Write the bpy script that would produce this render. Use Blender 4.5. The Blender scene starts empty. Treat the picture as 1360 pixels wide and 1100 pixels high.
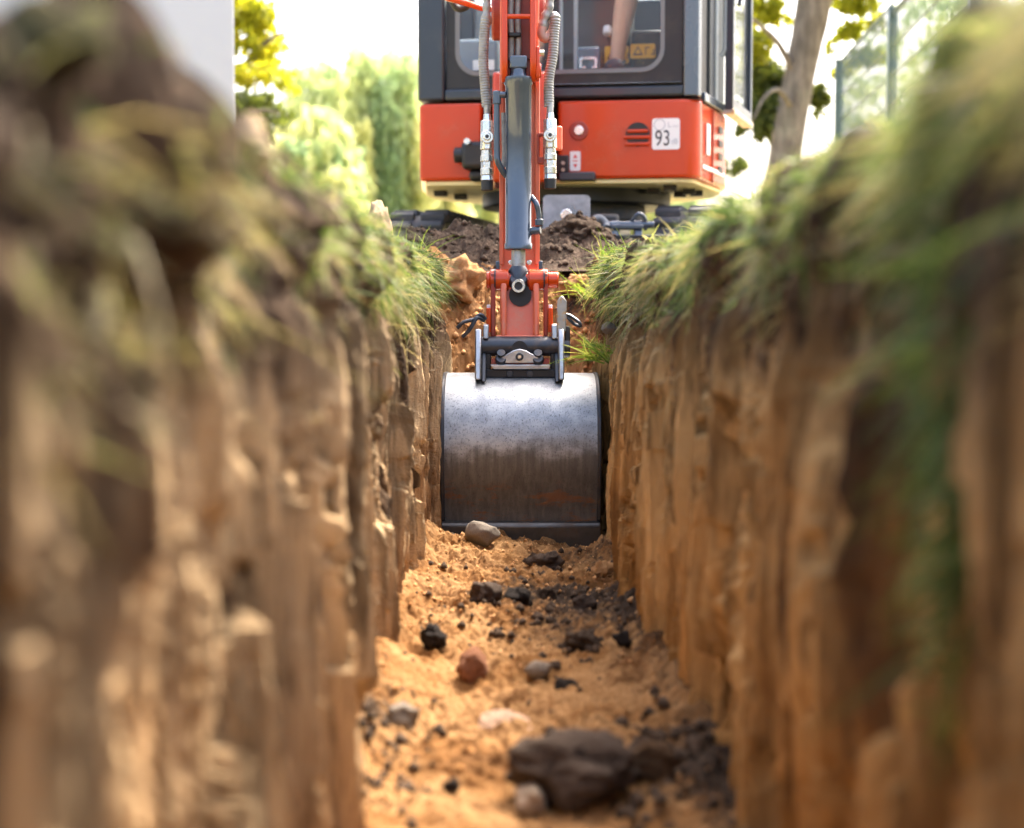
import bpy, bmesh, math, random
import numpy as np
from mathutils import Vector, Matrix, noise as mnoise

random.seed(7)
rng = np.random.default_rng(11)
R = math.radians
SC = bpy.context.scene
COL = SC.collection

# ------------------------------------------------------------------ camera
FPX = 2021.0                      # focal length in pixels of a 1360 px wide picture
PITCH = math.atan(120 / FPX)
CAMZ = -0.2                       # the eye is 0.2 m under the turf, inside the trench
cam_d = bpy.data.cameras.new('camera')
cam = bpy.data.objects.new('camera', cam_d)
COL.objects.link(cam)
SC.camera = cam
cam.location = (0, 0, CAMZ)
cam.rotation_euler = (math.pi / 2 - PITCH, 0, 0)
cam_d.sensor_width = 36
cam_d.lens = 36 * FPX / 1360
cam_d.clip_start = 0.05
cam_d.clip_end = 2000
cam_d.dof.use_dof = True
cam_d.dof.focus_distance = 4.66
cam_d.dof.aperture_fstop = 2.1

# ------------------------------------------------------------------ light
SUN_EL, SUN_AZ = R(56), R(34)     # azimuth from +Y clockwise: ahead of the camera, a little to the right
world = bpy.data.worlds.new('World')
SC.world = world
world.use_nodes = True
wn = world.node_tree.nodes
bg = wn['Background']
sky = wn.new('ShaderNodeTexSky')
sky.sky_type = 'NISHITA'
sky.sun_disc = False
sky.sun_elevation = SUN_EL
sky.sun_rotation = SUN_AZ
sky.air_density = 1.0
sky.dust_density = 9.0
sky.ozone_density = 0.6
world.node_tree.links.new(sky.outputs[0], bg.inputs[0])
bg.inputs[1].default_value = 0.14
sun_d = bpy.data.lights.new('sun', 'SUN')
sun_d.energy = 2.0
sun_d.angle = R(6)
sun_d.color = (1.0, 0.91, 0.77)
sun = bpy.data.objects.new('sun', sun_d)
COL.objects.link(sun)
sdir = Vector((math.sin(SUN_AZ) * math.cos(SUN_EL), math.cos(SUN_AZ) * math.cos(SUN_EL), math.sin(SUN_EL)))
sun.rotation_euler = sdir.to_track_quat('Z', 'Y').to_euler()
SC.view_settings.view_transform = 'Standard'
SC.view_settings.look = 'None'
SC.view_settings.gamma = 1
SC.view_settings.use_curve_mapping = False
SC.view_settings.exposure = 2.75
SC.cycles.use_denoising = True
SC.cycles.max_bounces = 8
SC.cycles.transparent_max_bounces = 16

# ------------------------------------------------------------------ helpers
def P(px, py, Y):
    """world point at depth Y that the photograph shows at pixel (px, py)"""
    dx, dy = (px - 680) / FPX, (550 - py) / FPX
    wy = math.cos(PITCH) + math.sin(PITCH) * dy
    wz = -math.sin(PITCH) + math.cos(PITCH) * dy
    s = Y / wy
    return Vector((dx * s, Y, CAMZ + wz * s))

def m_per_px(Y): return Y / FPX

def tag(o, label=None, cat=None, group=None, kind=None):
    if label: o['label'] = label
    if cat: o['category'] = cat
    if group: o['group'] = group
    if kind: o['kind'] = kind
    return o

def empty(name, loc, label=None, cat=None, group=None):
    o = bpy.data.objects.new(name, None)
    COL.objects.link(o)
    o.location = loc
    o.empty_display_size = 0.1
    return tag(o, label, cat, group)

class MB:
    """collects shapes in world coordinates; build() links them as ONE mesh object"""
    def __init__(s): s.v = []; s.f = []
    def add(s, vs, fs, M=None):
        b = len(s.v)
        for p in vs:
            p = Vector(p)
            s.v.append(M @ p if M else p)
        s.f += [tuple(b + i for i in f) for f in fs]
        return s
    def box(s, lo, hi, M=None):
        x0, y0, z0 = lo; x1, y1, z1 = hi
        vs = [(x0,y0,z0),(x1,y0,z0),(x1,y1,z0),(x0,y1,z0),(x0,y0,z1),(x1,y0,z1),(x1,y1,z1),(x0,y1,z1)]
        return s.add(vs, [(0,3,2,1),(4,5,6,7),(0,1,5,4),(1,2,6,5),(2,3,7,6),(3,0,4,7)], M)
    def prism(s, pts, a, b, M=None, axis='z'):
        """closed outline extruded along an axis from a to b"""
        n = len(pts)
        if axis == 'z': mk = lambda p, t: (p[0], p[1], t)
        elif axis == 'y': mk = lambda p, t: (p[0], t, p[1])
        else: mk = lambda p, t: (t, p[0], p[1])
        vs = [mk(p, a) for p in pts] + [mk(p, b) for p in pts]
        fs = [tuple(range(n - 1, -1, -1)), tuple(range(n, 2 * n))]
        fs += [(i, (i + 1) % n, n + (i + 1) % n, n + i) for i in range(n)]
        return s.add(vs, fs, M)
    def ring(s, outer, inner, a, b, M=None, axis='y'):
        n = len(outer)
        if axis == 'y': mk = lambda p, t: (p[0], t, p[1])
        elif axis == 'x': mk = lambda p, t: (t, p[0], p[1])
        else: mk = lambda p, t: (p[0], p[1], t)
        vs = [mk(p, a) for p in outer] + [mk(p, a) for p in inner] + [mk(p, b) for p in outer] + [mk(p, b) for p in inner]
        fs = []
        for i in range(n):
            j = (i + 1) % n
            fs += [(i, j, n + j, n + i), (2*n+i, 3*n+i, 3*n+j, 2*n+j), (i, 2*n+i, 2*n+j, j), (n+i, n+j, 3*n+j, 3*n+i)]
        return s.add(vs, fs, M)
    def tube(s, path, r, n=12, M=None, caps=True):
        path = [Vector(p) for p in path]
        rs = r if isinstance(r, (list, tuple)) else [r] * len(path)
        vs, fs = [], []
        t0 = (path[1] - path[0]).normalized()
        up = Vector((0, 0, 1)) if abs(t0.z) < 0.9 else Vector((0, 1, 0))
        u = t0.cross(up).normalized()
        for i, p in enumerate(path):
            a = path[max(i - 1, 0)]; c = path[min(i + 1, len(path) - 1)]
            t = (c - a)
            t = t.normalized() if t.length > 1e-9 else t0
            u = (u - t * u.dot(t)).normalized()
            w = t.cross(u)
            for k in range(n):
                an = 2 * math.pi * k / n
                vs.append(p + (u * math.cos(an) + w * math.sin(an)) * rs[i])
        for i in range(len(path) - 1):
            for k in range(n):
                k2 = (k + 1) % n
                fs.append((i*n+k, i*n+k2, (i+1)*n+k2, (i+1)*n+k))
        if caps:
            fs.append(tuple(range(n - 1, -1, -1)))
            fs.append(tuple((len(path)-1)*n + k for k in range(n)))
        return s.add(vs, fs, M)
    def cyl(s, a, b, r, n=20, M=None, r2=None):
        return s.tube([a, b], [r, r if r2 is None else r2], n, M)
    def build(s, name, mat, parent=None, bevel=0.0, seg=2, smooth=True, angle=35, label=None, cat=None, group=None, kind=None):
        off = Vector(parent_world(parent)) if parent else Vector((0, 0, 0))
        me = bpy.data.meshes.new(name)
        me.from_pydata([tuple(p - off) for p in s.v], [], s.f)
        bm = bmesh.new(); bm.from_mesh(me)
        bmesh.ops.recalc_face_normals(bm, faces=bm.faces)
        bm.to_mesh(me); bm.free()
        if smooth:
            me.polygons.foreach_set('use_smooth', [True] * len(me.polygons))
            me.set_sharp_from_angle(angle=R(angle))
        me.materials.append(mat)
        o = bpy.data.objects.new(name, me)
        COL.objects.link(o)
        if parent: o.parent = parent
        if bevel:
            b = o.modifiers.new('bevel', 'BEVEL')
            b.width = bevel; b.segments = seg; b.limit_method = 'ANGLE'; b.angle_limit = R(40)
        return tag(o, label, cat, group, kind)

def parent_world(o):
    l = Vector((0, 0, 0))
    while o is not None:
        l += o.location; o = o.parent
    return l

def np_mesh(name, verts, faces, mat, parent=None, smooth=True, attrs=None):
    """fast mesh of quads (or tris) from numpy arrays"""
    me = bpy.data.meshes.new(name)
    n, m, k = len(verts), len(faces), faces.shape[1]
    me.vertices.add(n); me.vertices.foreach_set('co', np.ascontiguousarray(verts, dtype=np.float32).ravel())
    me.loops.add(m * k); me.loops.foreach_set('vertex_index', np.ascontiguousarray(faces, dtype=np.int32).ravel())
    me.polygons.add(m)
    me.polygons.foreach_set('loop_start', np.arange(0, m * k, k, dtype=np.int32))
    me.update(calc_edges=True)
    me.polygons.foreach_set('use_smooth', np.full(m, smooth))
    for an, av in (attrs or {}).items():
        a = me.attributes.new(an, 'FLOAT', 'POINT'); a.data.foreach_set('value', av.astype(np.float32))
    me.materials.append(mat)
    me.validate()
    o = bpy.data.objects.new(name, me); COL.objects.link(o)
    if parent:
        o.parent = parent
        off = parent_world(parent)
        o.location = -off
    return o

def rrect(x0, x1, z0, z1, r, n=6):
    pts = []
    for cx, cz, a0 in ((x1-r, z1-r, 0), (x0+r, z1-r, 90), (x0+r, z0+r, 180), (x1-r, z0+r, 270)):
        for i in range(n + 1):
            a = R(a0 + 90 * i / n); pts.append((cx + r*math.cos(a), cz + r*math.sin(a)))
    return pts

def bez(pts, n=24):
    """Catmull-Rom through the points"""
    pts = [Vector(p) for p in pts]
    q = [pts[0]*2 - pts[1]] + pts + [pts[-1]*2 - pts[-2]]
    out = []
    for i in range(1, len(q) - 2):
        for k in range(n):
            t = k / n; a, b, c, d = q[i-1], q[i], q[i+1], q[i+2]
            out.append(0.5*((2*b) + (c-a)*t + (2*a-5*b+4*c-d)*t*t + (3*b-a-3*c+d)*t**3))
    out.append(pts[-1]); return out

# ---- numpy noise
_T = rng.random((8, 256, 256))
def vn(x, y, seed=0):
    t = _T[seed % 8]; x = x + 37.7*seed; y = y + 91.3*seed
    xi = np.floor(x).astype(int); yi = np.floor(y).astype(int)
    fx = x - xi; fy = y - yi
    fx = fx*fx*(3-2*fx); fy = fy*fy*(3-2*fy)
    a = t[xi & 255, yi & 255]; b = t[(xi+1) & 255, yi & 255]; c = t[xi & 255, (yi+1) & 255]; d = t[(xi+1) & 255, (yi+1) & 255]
    return (a*(1-fx)+b*fx)*(1-fy) + (c*(1-fx)+d*fx)*fy
def fbm(x, y, oct=4, seed=0, gain=.5):
    s = 0; a = 1; tot = 0
    for i in range(oct):
        s = s + a*vn(x*2**i, y*2**i, seed+i); tot += a; a *= gain
    return s/tot - .5
def worley(x, y, seed=0):
    """nearest-cell value, first distance and distance to the border"""
    xi = np.floor(x).astype(int); yi = np.floor(y).astype(int)
    d1 = np.full(x.shape, 9.); d2 = np.full(x.shape, 9.); val = np.zeros(x.shape)
    for i in (-1, 0, 1):
        for j in (-1, 0, 1):
            cx = xi+i; cy = yi+j
            px = cx + _T[seed % 8][cx & 255, cy & 255]; py = cy + _T[(seed+1) % 8][cx & 255, cy & 255]
            v = _T[(seed+2) % 8][cx & 255, cy & 255]
            d = np.hypot(px-x, py-y)
            n1 = d < d1
            d2 = np.where(n1, d1, np.minimum(d2, d)); val = np.where(n1, v, val); d1 = np.where(n1, d, d1)
    return val, d1, d2-d1
def sstep(a, b, x):
    t = np.clip((x-a)/(b-a), 0, 1); return t*t*(3-2*t)

# ------------------------------------------------------------------ materials
def mat_new(name):
    m = bpy.data.materials.new(name); m.use_nodes = True
    nt = m.node_tree; b = nt.nodes['Principled BSDF']
    return m, nt, b
def nd(nt, t, **kw):
    n = nt.nodes.new(t)
    for k, v in kw.items():
        if k.startswith('i_'): n.inputs[k[2:]].default_value = v
        else: setattr(n, k, v)
    return n
def ramp(nt, fac, stops):
    r = nd(nt, 'ShaderNodeValToRGB'); e = r.color_ramp.elements
    while len(e) < len(stops): e.new(0.5)
    for q, (p, c) in zip(e, stops):
        q.position = p; q.color = (*c, 1) if len(c) == 3 else c
    nt.links.new(fac, r.inputs[0]); return r.outputs[0]
def noise_node(nt, scale, detail=4, rough=.55, vec=None, stretch=None, dist=0):
    n = nd(nt, 'ShaderNodeTexNoise'); n.inputs['Scale'].default_value = scale
    n.inputs['Detail'].default_value = detail; n.inputs['Roughness'].default_value = rough
    n.inputs['Distortion'].default_value = dist
    if vec is None: vec = nd(nt, 'ShaderNodeTexCoord').outputs['Object']
    if stretch:
        mp = nd(nt, 'ShaderNodeMapping'); mp.inputs['Scale'].default_value = stretch
        nt.links.new(vec, mp.inputs[0]); vec = mp.outputs[0]
    nt.links.new(vec, n.inputs['Vector'])
    return n.outputs['Fac']
def mixc(nt, f, a, b, mode='MIX'):
    m = nd(nt, 'ShaderNodeMix', data_type='RGBA', blend_type=mode)
    for sock, val in ((m.inputs[0], f), (m.inputs[6], a), (m.inputs[7], b)):
        if hasattr(val, 'is_linked') or hasattr(val, 'links'): nt.links.new(val, sock)
        elif isinstance(val, (int, float)): sock.default_value = val
        else: sock.default_value = (*val, 1)
    return m.outputs[2]
def mth(nt, op, a, b=None, c=None, clamp=False):
    m = nd(nt, 'ShaderNodeMath', operation=op); m.use_clamp = clamp
    for sock, val in zip(m.inputs, (a, b, c)):
        if val is None: continue
        if isinstance(val, (int, float)): sock.default_value = val
        else: nt.links.new(val, sock)
    return m.outputs[0]
def maprange(nt, v, a, b, c=0, d=1, smooth=True):
    m = nd(nt, 'ShaderNodeMapRange'); m.interpolation_type = 'SMOOTHSTEP' if smooth else 'LINEAR'
    nt.links.new(v, m.inputs[0])
    for i, x in zip((1, 2, 3, 4), (a, b, c, d)): m.inputs[i].default_value = x
    return m.outputs[0]
def bump(nt, b, h, strength=.3, dist=.01):
    n = nd(nt, 'ShaderNodeBump'); n.inputs['Strength'].default_value = strength; n.inputs['Distance'].default_value = dist
    nt.links.new(h, n.inputs['Height']); nt.links.new(n.outputs[0], b.inputs['Normal'])

def simple(name, col, rough=.5, metal=0, var=.15, scale=30, bmp=0.0, coat=0, spec=.5, dirt=None, dirt_amt=.3, dirt_scale=9):
    """plain paint, rubber or metal with a little mottling, optional dust and relief"""
    m, nt, b = mat_new(name)
    n = noise_node(nt, scale, 5)
    c = mixc(nt, n, tuple(x*(1-var) for x in col), tuple(min(1, x*(1+var)) for x in col))
    if dirt:
        d = maprange(nt, noise_node(nt, dirt_scale, 6, .65), .48, .75)
        d = mth(nt, 'MULTIPLY', d, dirt_amt)
        c = mixc(nt, d, c, dirt)
        nt.links.new(mth(nt, 'MULTIPLY_ADD', d, .4, rough), b.inputs['Roughness'])
    else:
        r = maprange(nt, noise_node(nt, scale*.4, 4), .3, .7, max(0, rough-.08), min(1, rough+.1))
        nt.links.new(r, b.inputs['Roughness'])
    nt.links.new(c, b.inputs['Base Color'])
    b.inputs['Metallic'].default_value = metal
    b.inputs['Coat Weight'].default_value = coat
    b.inputs['Coat Roughness'].default_value = .08
    b.inputs['Specular IOR Level'].default_value = spec
    if bmp: bump(nt, b, noise_node(nt, scale*3, 6, .6), bmp, .004)
    return m

DUST = (.36, .25, .15)
M = {}
M['orange'] = simple('orange_paint', (.52, .046, .004), .24, 0, .07, 6, .02, .35, spec=.3, dirt=(.4, .17, .09), dirt_amt=.15, dirt_scale=5)
M['orange_worn_skylit'] = simple('orange_paint_worn_skylit', (.72, .15, .07), .42, 0, .1, 14, .06, .15, dirt=(.55, .3, .2), dirt_amt=.5, dirt_scale=12)  # worn orange, lightened to hold the sky reflection on link and dipper
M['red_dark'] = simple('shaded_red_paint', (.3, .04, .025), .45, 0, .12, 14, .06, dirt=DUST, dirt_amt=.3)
M['navy'] = simple('navy_grey_paint', (.016, .024, .038), .32, 0, .12, 8, .03, .2, dirt=(.08, .085, .09), dirt_amt=.2)
M['cyl'] = simple('slate_blue_paint', (.06, .08, .11), .22, .3, .1, 10, .02, .6, dirt=(.2, .19, .18), dirt_amt=.15)
M['black'] = simple('black_plastic', (.008, .009, .012), .45, 0, .2, 20, .08, dirt=(.1, .08, .06), dirt_amt=.3)
M['rubber'] = simple('track_rubber', (.045, .048, .054), .7, 0, .25, 18, .2, dirt=(.22, .19, .16), dirt_amt=.6, dirt_scale=7)
M['hose'] = simple('braided_hose', (.3, .3, .29), .5, .3, .3, 160, .3, dirt=(.12, .1, .09), dirt_amt=.6, dirt_scale=40)
M['chrome'] = simple('plated_steel', (.72, .71, .69), .25, 1, .12, 40, .06, dirt=(.25, .18, .12), dirt_amt=.4, dirt_scale=30)
M['steel'] = simple('bare_steel', (.45, .45, .45), .38, .9, .2, 60, .15, dirt=(.16, .1, .06), dirt_amt=.6, dirt_scale=25)
M['gunmetal'] = simple('black_oxide_steel', (.05, .055, .065), .4, .5, .25, 40, .15, dirt=(.2, .13, .08), dirt_amt=.5, dirt_scale=20)
M['cream'] = simple('cream_bounce_lit_paint', (.85, .74, .40), .5, 0, .12, 8, .03, dirt=(.5, .36, .16), dirt_amt=.5, dirt_scale=6)  # cream paint, brightened to carry light bounced off the ground
M['white'] = simple('white_print', (.8, .8, .8), .4, 0, .03, 10)
M['ink'] = simple('dark_print', (.02, .02, .03), .5, 0, .05, 10)
M['redink'] = simple('red_print', (.6, .05, .05), .5, 0, .05, 10)
M['greyink'] = simple('grey_print', (.45, .46, .5), .5, 0, .05, 10)
M['yellow'] = simple('yellow_sticker', (.8, .42, .015), .45, 0, .05, 10)
M['seat'] = simple('seat_vinyl', (.05, .05, .055), .6, 0, .2, 30, .1)
M['grey_trim'] = simple('light_grey_trim', (.32, .35, .38), .5, 0, .06, 10)
M['cab_grey'] = simple('cab_interior_grey', (.3, .34, .38), .6, 0, .12, 5, .05)
M['seal'] = simple('pale_window_seal', (.15, .165, .18), .5, 0, .05, 20)
M['skin'] = simple('skin', (.68, .44, .32), .5, 0, .1, 25, .04)
M['hair'] = simple('dark_hair', (.03, .02, .015), .6, 0, .2, 60, .3)
M['shirt'] = simple('blue_cotton', (.08, .12, .2), .85, 0, .12, 40, .1)
M['shorts'] = simple('dark_cotton', (.04, .045, .05), .85, 0, .12, 40, .1)
M['shoe'] = simple('grey_shoe_fabric', (.035, .045, .065), .7, 0, .8, 90, .3)
M['fence'] = simple('green_grey_fence_paint', (.06, .1, .1), .4, .1, .1, 8, .03, .2)
M['rust'] = simple('worn_lever_steel', (.42, .4, .36), .45, .7, .3, 50, .15, dirt=(.75, .36, .02), dirt_amt=.95, dirt_scale=45)

def glass_mat(name, tint, refl=1.0, opaque=0.0, milky=(.5, .55, .6)):
    m, nt, b = mat_new(name)
    out = nt.nodes['Material Output']
    tr = nd(nt, 'ShaderNodeBsdfTransparent'); tr.inputs[0].default_value = (*tint, 1)
    gl = nd(nt, 'ShaderNodeBsdfGlossy'); gl.inputs['Roughness'].default_value = .03
    fr = nd(nt, 'ShaderNodeFresnel'); fr.inputs[0].default_value = 1.5
    mx = nd(nt, 'ShaderNodeMixShader')
    nt.links.new(mth(nt, 'MULTIPLY', fr.outputs[0], refl, clamp=True), mx.inputs[0])
    nt.links.new(tr.outputs[0], mx.inputs[1]); nt.links.new(gl.outputs[0], mx.inputs[2])
    last = mx
    if opaque:
        df = nd(nt, 'ShaderNodeBsdfDiffuse'); df.inputs[0].default_value = (*milky, 1)
        m2 = nd(nt, 'ShaderNodeMixShader')
        f = maprange(nt, noise_node(nt, 14, 5, .6), .3, .75, opaque*.7, min(1, opaque*1.3))
        nt.links.new(f, m2.inputs[0])
        nt.links.new(mx.outputs[0], m2.inputs[1]); nt.links.new(df.outputs[0], m2.inputs[2]); last = m2
    nt.links.new(last.outputs[0], out.inputs[0])
    nt.nodes.remove(b)
    return m
M['glass'] = glass_mat('cab_glass', (.9, .93, .95), .22, .03, (.6, .65, .7))
M['film'] = glass_mat('clear_plastic', (.85, .87, .9), 1.6, .42, (.62, .63, .68))

def soil_mat(name, tan, orange, top, orange_bias=0.0, t0=-.24, t1=-.11, dk=(.38, .46)):
    """cut face of a trench: dark topsoil above, streaked sand below"""
    m, nt, b = mat_new(name)
    tc = nd(nt, 'ShaderNodeTexCoord').outputs['Object']
    sep = nd(nt, 'ShaderNodeSeparateXYZ'); nt.links.new(tc, sep.inputs[0]); z = sep.outputs[2]
    streak = noise_node(nt, 1, 5, .6, tc, (18, 18, 2.2), .6)
    fine = noise_node(nt, 1, 5, .65, tc, (60, 60, 9), .3)
    big = noise_node(nt, 3.2, 4, .55, tc)
    zz = mth(nt, 'ADD', z, mth(nt, 'MULTIPLY_ADD', streak, .5, -.25))
    topf = maprange(nt, zz, t0, t1)
    org = mth(nt, 'ADD', mth(nt, 'MULTIPLY_ADD', z, -.7, -.28 + orange_bias), mth(nt, 'MULTIPLY_ADD', big, 1.6, -.8), clamp=True)
    wide = noise_node(nt, 1, 4, .55, tc, (6.5, 6.5, 1.1), .5)
    c = mixc(nt, maprange(nt, streak, .4, .6), tuple(x*.34 for x in tan), tan)
    c = mixc(nt, maprange(nt, wide, *dk), (.06, .036, .02), c)
    c = mixc(nt, org, c, orange)
    c = mixc(nt, mth(nt, 'MULTIPLY', maprange(nt, fine, .54, .68), .7), c, (.075, .042, .02))
    c = mixc(nt, mth(nt, 'MULTIPLY', maprange(nt, wide, .54, .66), .75), c, tuple(x*min(1.45, .66/tan[0]) for x in tan))
    topc = mixc(nt, maprange(nt, noise_node(nt, 16, 6, .65, tc), .4, .62), top, tuple(x*3.4 for x in top))
    c = mixc(nt, topf, c, topc)
    nt.links.new(c, b.inputs['Base Color'])
    b.inputs['Roughness'].default_value = .95; b.inputs['Specular IOR Level'].default_value = .15
    h = mth(nt, 'ADD', noise_node(nt, 160, 6, .7, tc), fine)
    bump(nt, b, h, .9, .010)
    return m
M['wall_l'] = soil_mat('left_trench_soil', (.58, .41, .23), (.52, .25, .085), (.040, .026, .016), -.10, -.30, -.15, (.38, .46))
M['wall_r'] = soil_mat('right_trench_soil', (.58, .375, .16), (.55, .25, .058), (.038, .025, .015), .12, -.31, -.16, (.37, .45))

def sand_mat():
    m, nt, b = mat_new('trench_sand')
    tc = nd(nt, 'ShaderNodeTexCoord').outputs['Object']
    big = noise_node(nt, 5, 5, .6, tc)
    fine = noise_node(nt, 45, 6, .7, tc)
    grain = noise_node(nt, 330, 3, .7, tc)
    c = ramp(nt, big, [(.3, (.075, .03, .008)), (.42, (.18, .082, .024)), (.56, (.28, .155, .065)), (.66, (.12, .052, .015)), (.78, (.25, .13, .05))])
    c = mixc(nt, mth(nt, 'MULTIPLY', maprange(nt, fine, .55, .75), .6), c, (.2, .1, .035))
    c = mixc(nt, mth(nt, 'MULTIPLY', maprange(nt, grain, .5, .8), .35), c, (.42, .29, .16))
    at = nd(nt, 'ShaderNodeAttribute'); at.attribute_name = 'humus'
    hu = mth(nt, 'MULTIPLY_ADD', fine, 1.1, mth(nt, 'MULTIPLY', at.outputs['Fac'], .85))
    c = mixc(nt, maprange(nt, hu, .75, 1.1), c, (.045, .03, .02))
    nt.links.new(c, b.inputs['Base Color'])
    b.inputs['Roughness'].default_value = .95; b.inputs['Specular IOR Level'].default_value = .15
    bump(nt, b, mth(nt, 'ADD', mth(nt, 'MULTIPLY', grain, .5), fine), .7, .006)
    return m
M['sand'] = sand_mat()
def earth_mat(name, a, bcol, scale=14):
    m, nt, b = mat_new(name)
    n = noise_node(nt, scale, 6, .65); g = noise_node(nt, scale*8, 4, .7)
    c = mixc(nt, maprange(nt, n, .35, .7), a, bcol)
    c = mixc(nt, mth(nt, 'MULTIPLY', maprange(nt, g, .55, .8), .5), c, tuple(min(.7, x*2.2) for x in bcol))
    nt.links.new(c, b.inputs['Base Color']); b.inputs['Roughness'].default_value = .95; b.inputs['Specular IOR Level'].default_value = .15
    bump(nt, b, mth(nt, 'ADD', n, g), .7, .008)
    return m
M['humus'] = earth_mat('dark_topsoil', (.035, .023, .015), (.085, .058, .04))
M['turf_soil'] = earth_mat('grassy_earth', (.05, .045, .02), (.12, .11, .05), 9)
M['dry_ground'] = earth_mat('dry_trampled_ground', (.22, .19, .09), (.4, .34, .18), 5)
M['sand_clod'] = earth_mat('orange_sand_clod', (.42, .2, .07), (.55, .34, .17), 20)
M['pale_clod'] = earth_mat('pale_sand_clod', (.42, .29, .17), (.55, .42, .28), 20)
M['rock_dark'] = earth_mat('dark_brown_rock', (.05, .036, .028), (.105, .075, .058), 18)
M['rock_red'] = earth_mat('reddish_rock', (.2, .085, .045), (.28, .13, .075), 22)
M['rock_brown'] = earth_mat('brown_rock', (.075, .042, .022), (.14, .085, .045), 22)
M['rock_grey'] = earth_mat('grey_rock', (.17, .15, .13), (.3, .25, .2), 22)
M['rock_pale'] = earth_mat('pale_rock', (.42, .33, .24), (.58, .48, .38), 22)
M['rock_pink'] = earth_mat('pinkish_rock', (.36, .22, .15), (.52, .36, .27), 22)
M['rock_black'] = earth_mat('black_clod', (.016, .013, .012), (.04, .032, .028), 26)

def leaf_mat(name, stops, transl=.45, rough=.6, glow=(1.6, 1.5, .5)):
    m, nt, b = mat_new(name)
    out = nt.nodes['Material Output']
    at = nd(nt, 'ShaderNodeAttribute'); at.attribute_name = 'tint'
    c = ramp(nt, at.outputs['Fac'], stops)
    nt.links.new(c, b.inputs['Base Color']); b.inputs['Roughness'].default_value = rough; b.inputs['Specular IOR Level'].default_value = .25
    tr = nd(nt, 'ShaderNodeBsdfTranslucent'); nt.links.new(mixc(nt, .5, c, mixc(nt, 1.0, c, glow, 'MULTIPLY')), tr.inputs[0])
    mx = nd(nt, 'ShaderNodeMixShader'); mx.inputs[0].default_value = transl
    nt.links.new(b.outputs[0], mx.inputs[1]); nt.links.new(tr.outputs[0], mx.inputs[2]); nt.links.new(mx.outputs[0], out.inputs[0])
    return m
M['grass'] = leaf_mat('turf_grass', [(0, (.035, .065, .018)), (.3, (.09, .145, .04)), (.55, (.17, .22, .08)), (.75, (.28, .26, .14)), (1, (.42, .35, .22))], .4)
M['grass_bright'] = leaf_mat('fresh_grass', [(0, (.1, .18, .03)), (.6, (.22, .3, .05)), (1, (.4, .4, .14))], .45)
M['leaf_yellow'] = leaf_mat('yellow_green_leaves', [(0, (.1, .14, .02)), (.5, (.28, .3, .02)), (1, (.46, .42, .03))], .55)
M['leaf_dark'] = leaf_mat('deep_green_leaves', [(0, (.045, .065, .02)), (.6, (.10, .125, .03)), (1, (.2, .2, .035))], .5)
M['willow'] = leaf_mat('haze_paled_willow_leaves', [(0, (.25, .36, .2)), (.4, (.42, .5, .26)), (.75, (.6, .62, .3)), (1, (.7, .68, .36))], .6, .6, (1.3, 1.3, 1.0))  # leaf colours lifted to paint in distant haze and overexposure
def bark_mat(name, a, b2):
    m, nt, b = mat_new(name)
    tc = nd(nt, 'ShaderNodeTexCoord').outputs['Object']
    n = noise_node(nt, 1, 6, .65, tc, (16, 16, 4)); g = noise_node(nt, 1, 4, .6, tc, (50, 50, 10)); l = noise_node(nt, 3, 3, .5, tc)
    c = mixc(nt, maprange(nt, n, .35, .7), a, b2)
    c = mixc(nt, mth(nt, 'MULTIPLY', maprange(nt, l, .5, .7), .4), c, (.16, .16, .11))
    nt.links.new(c, b.inputs['Base Color']); b.inputs['Roughness'].default_value = .9
    bump(nt, b, mth(nt, 'ADD', n, g), .8, .02)
    return m
M['bark'] = bark_mat('grey_brown_bark', (.085, .07, .055), (.19, .158, .13))

def plaster_mat():
    m, nt, b = mat_new('white_render')
    n = noise_node(nt, .6, 4, .5)
    c = mixc(nt, n, (.37, .41, .49), (.44, .47, .53))
    nt.links.new(c, b.inputs['Base Color']); b.inputs['Roughness'].default_value = .7
    bump(nt, b, noise_node(nt, 120, 4), .15, .003)
    return m
M['plaster'] = plaster_mat()

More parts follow.
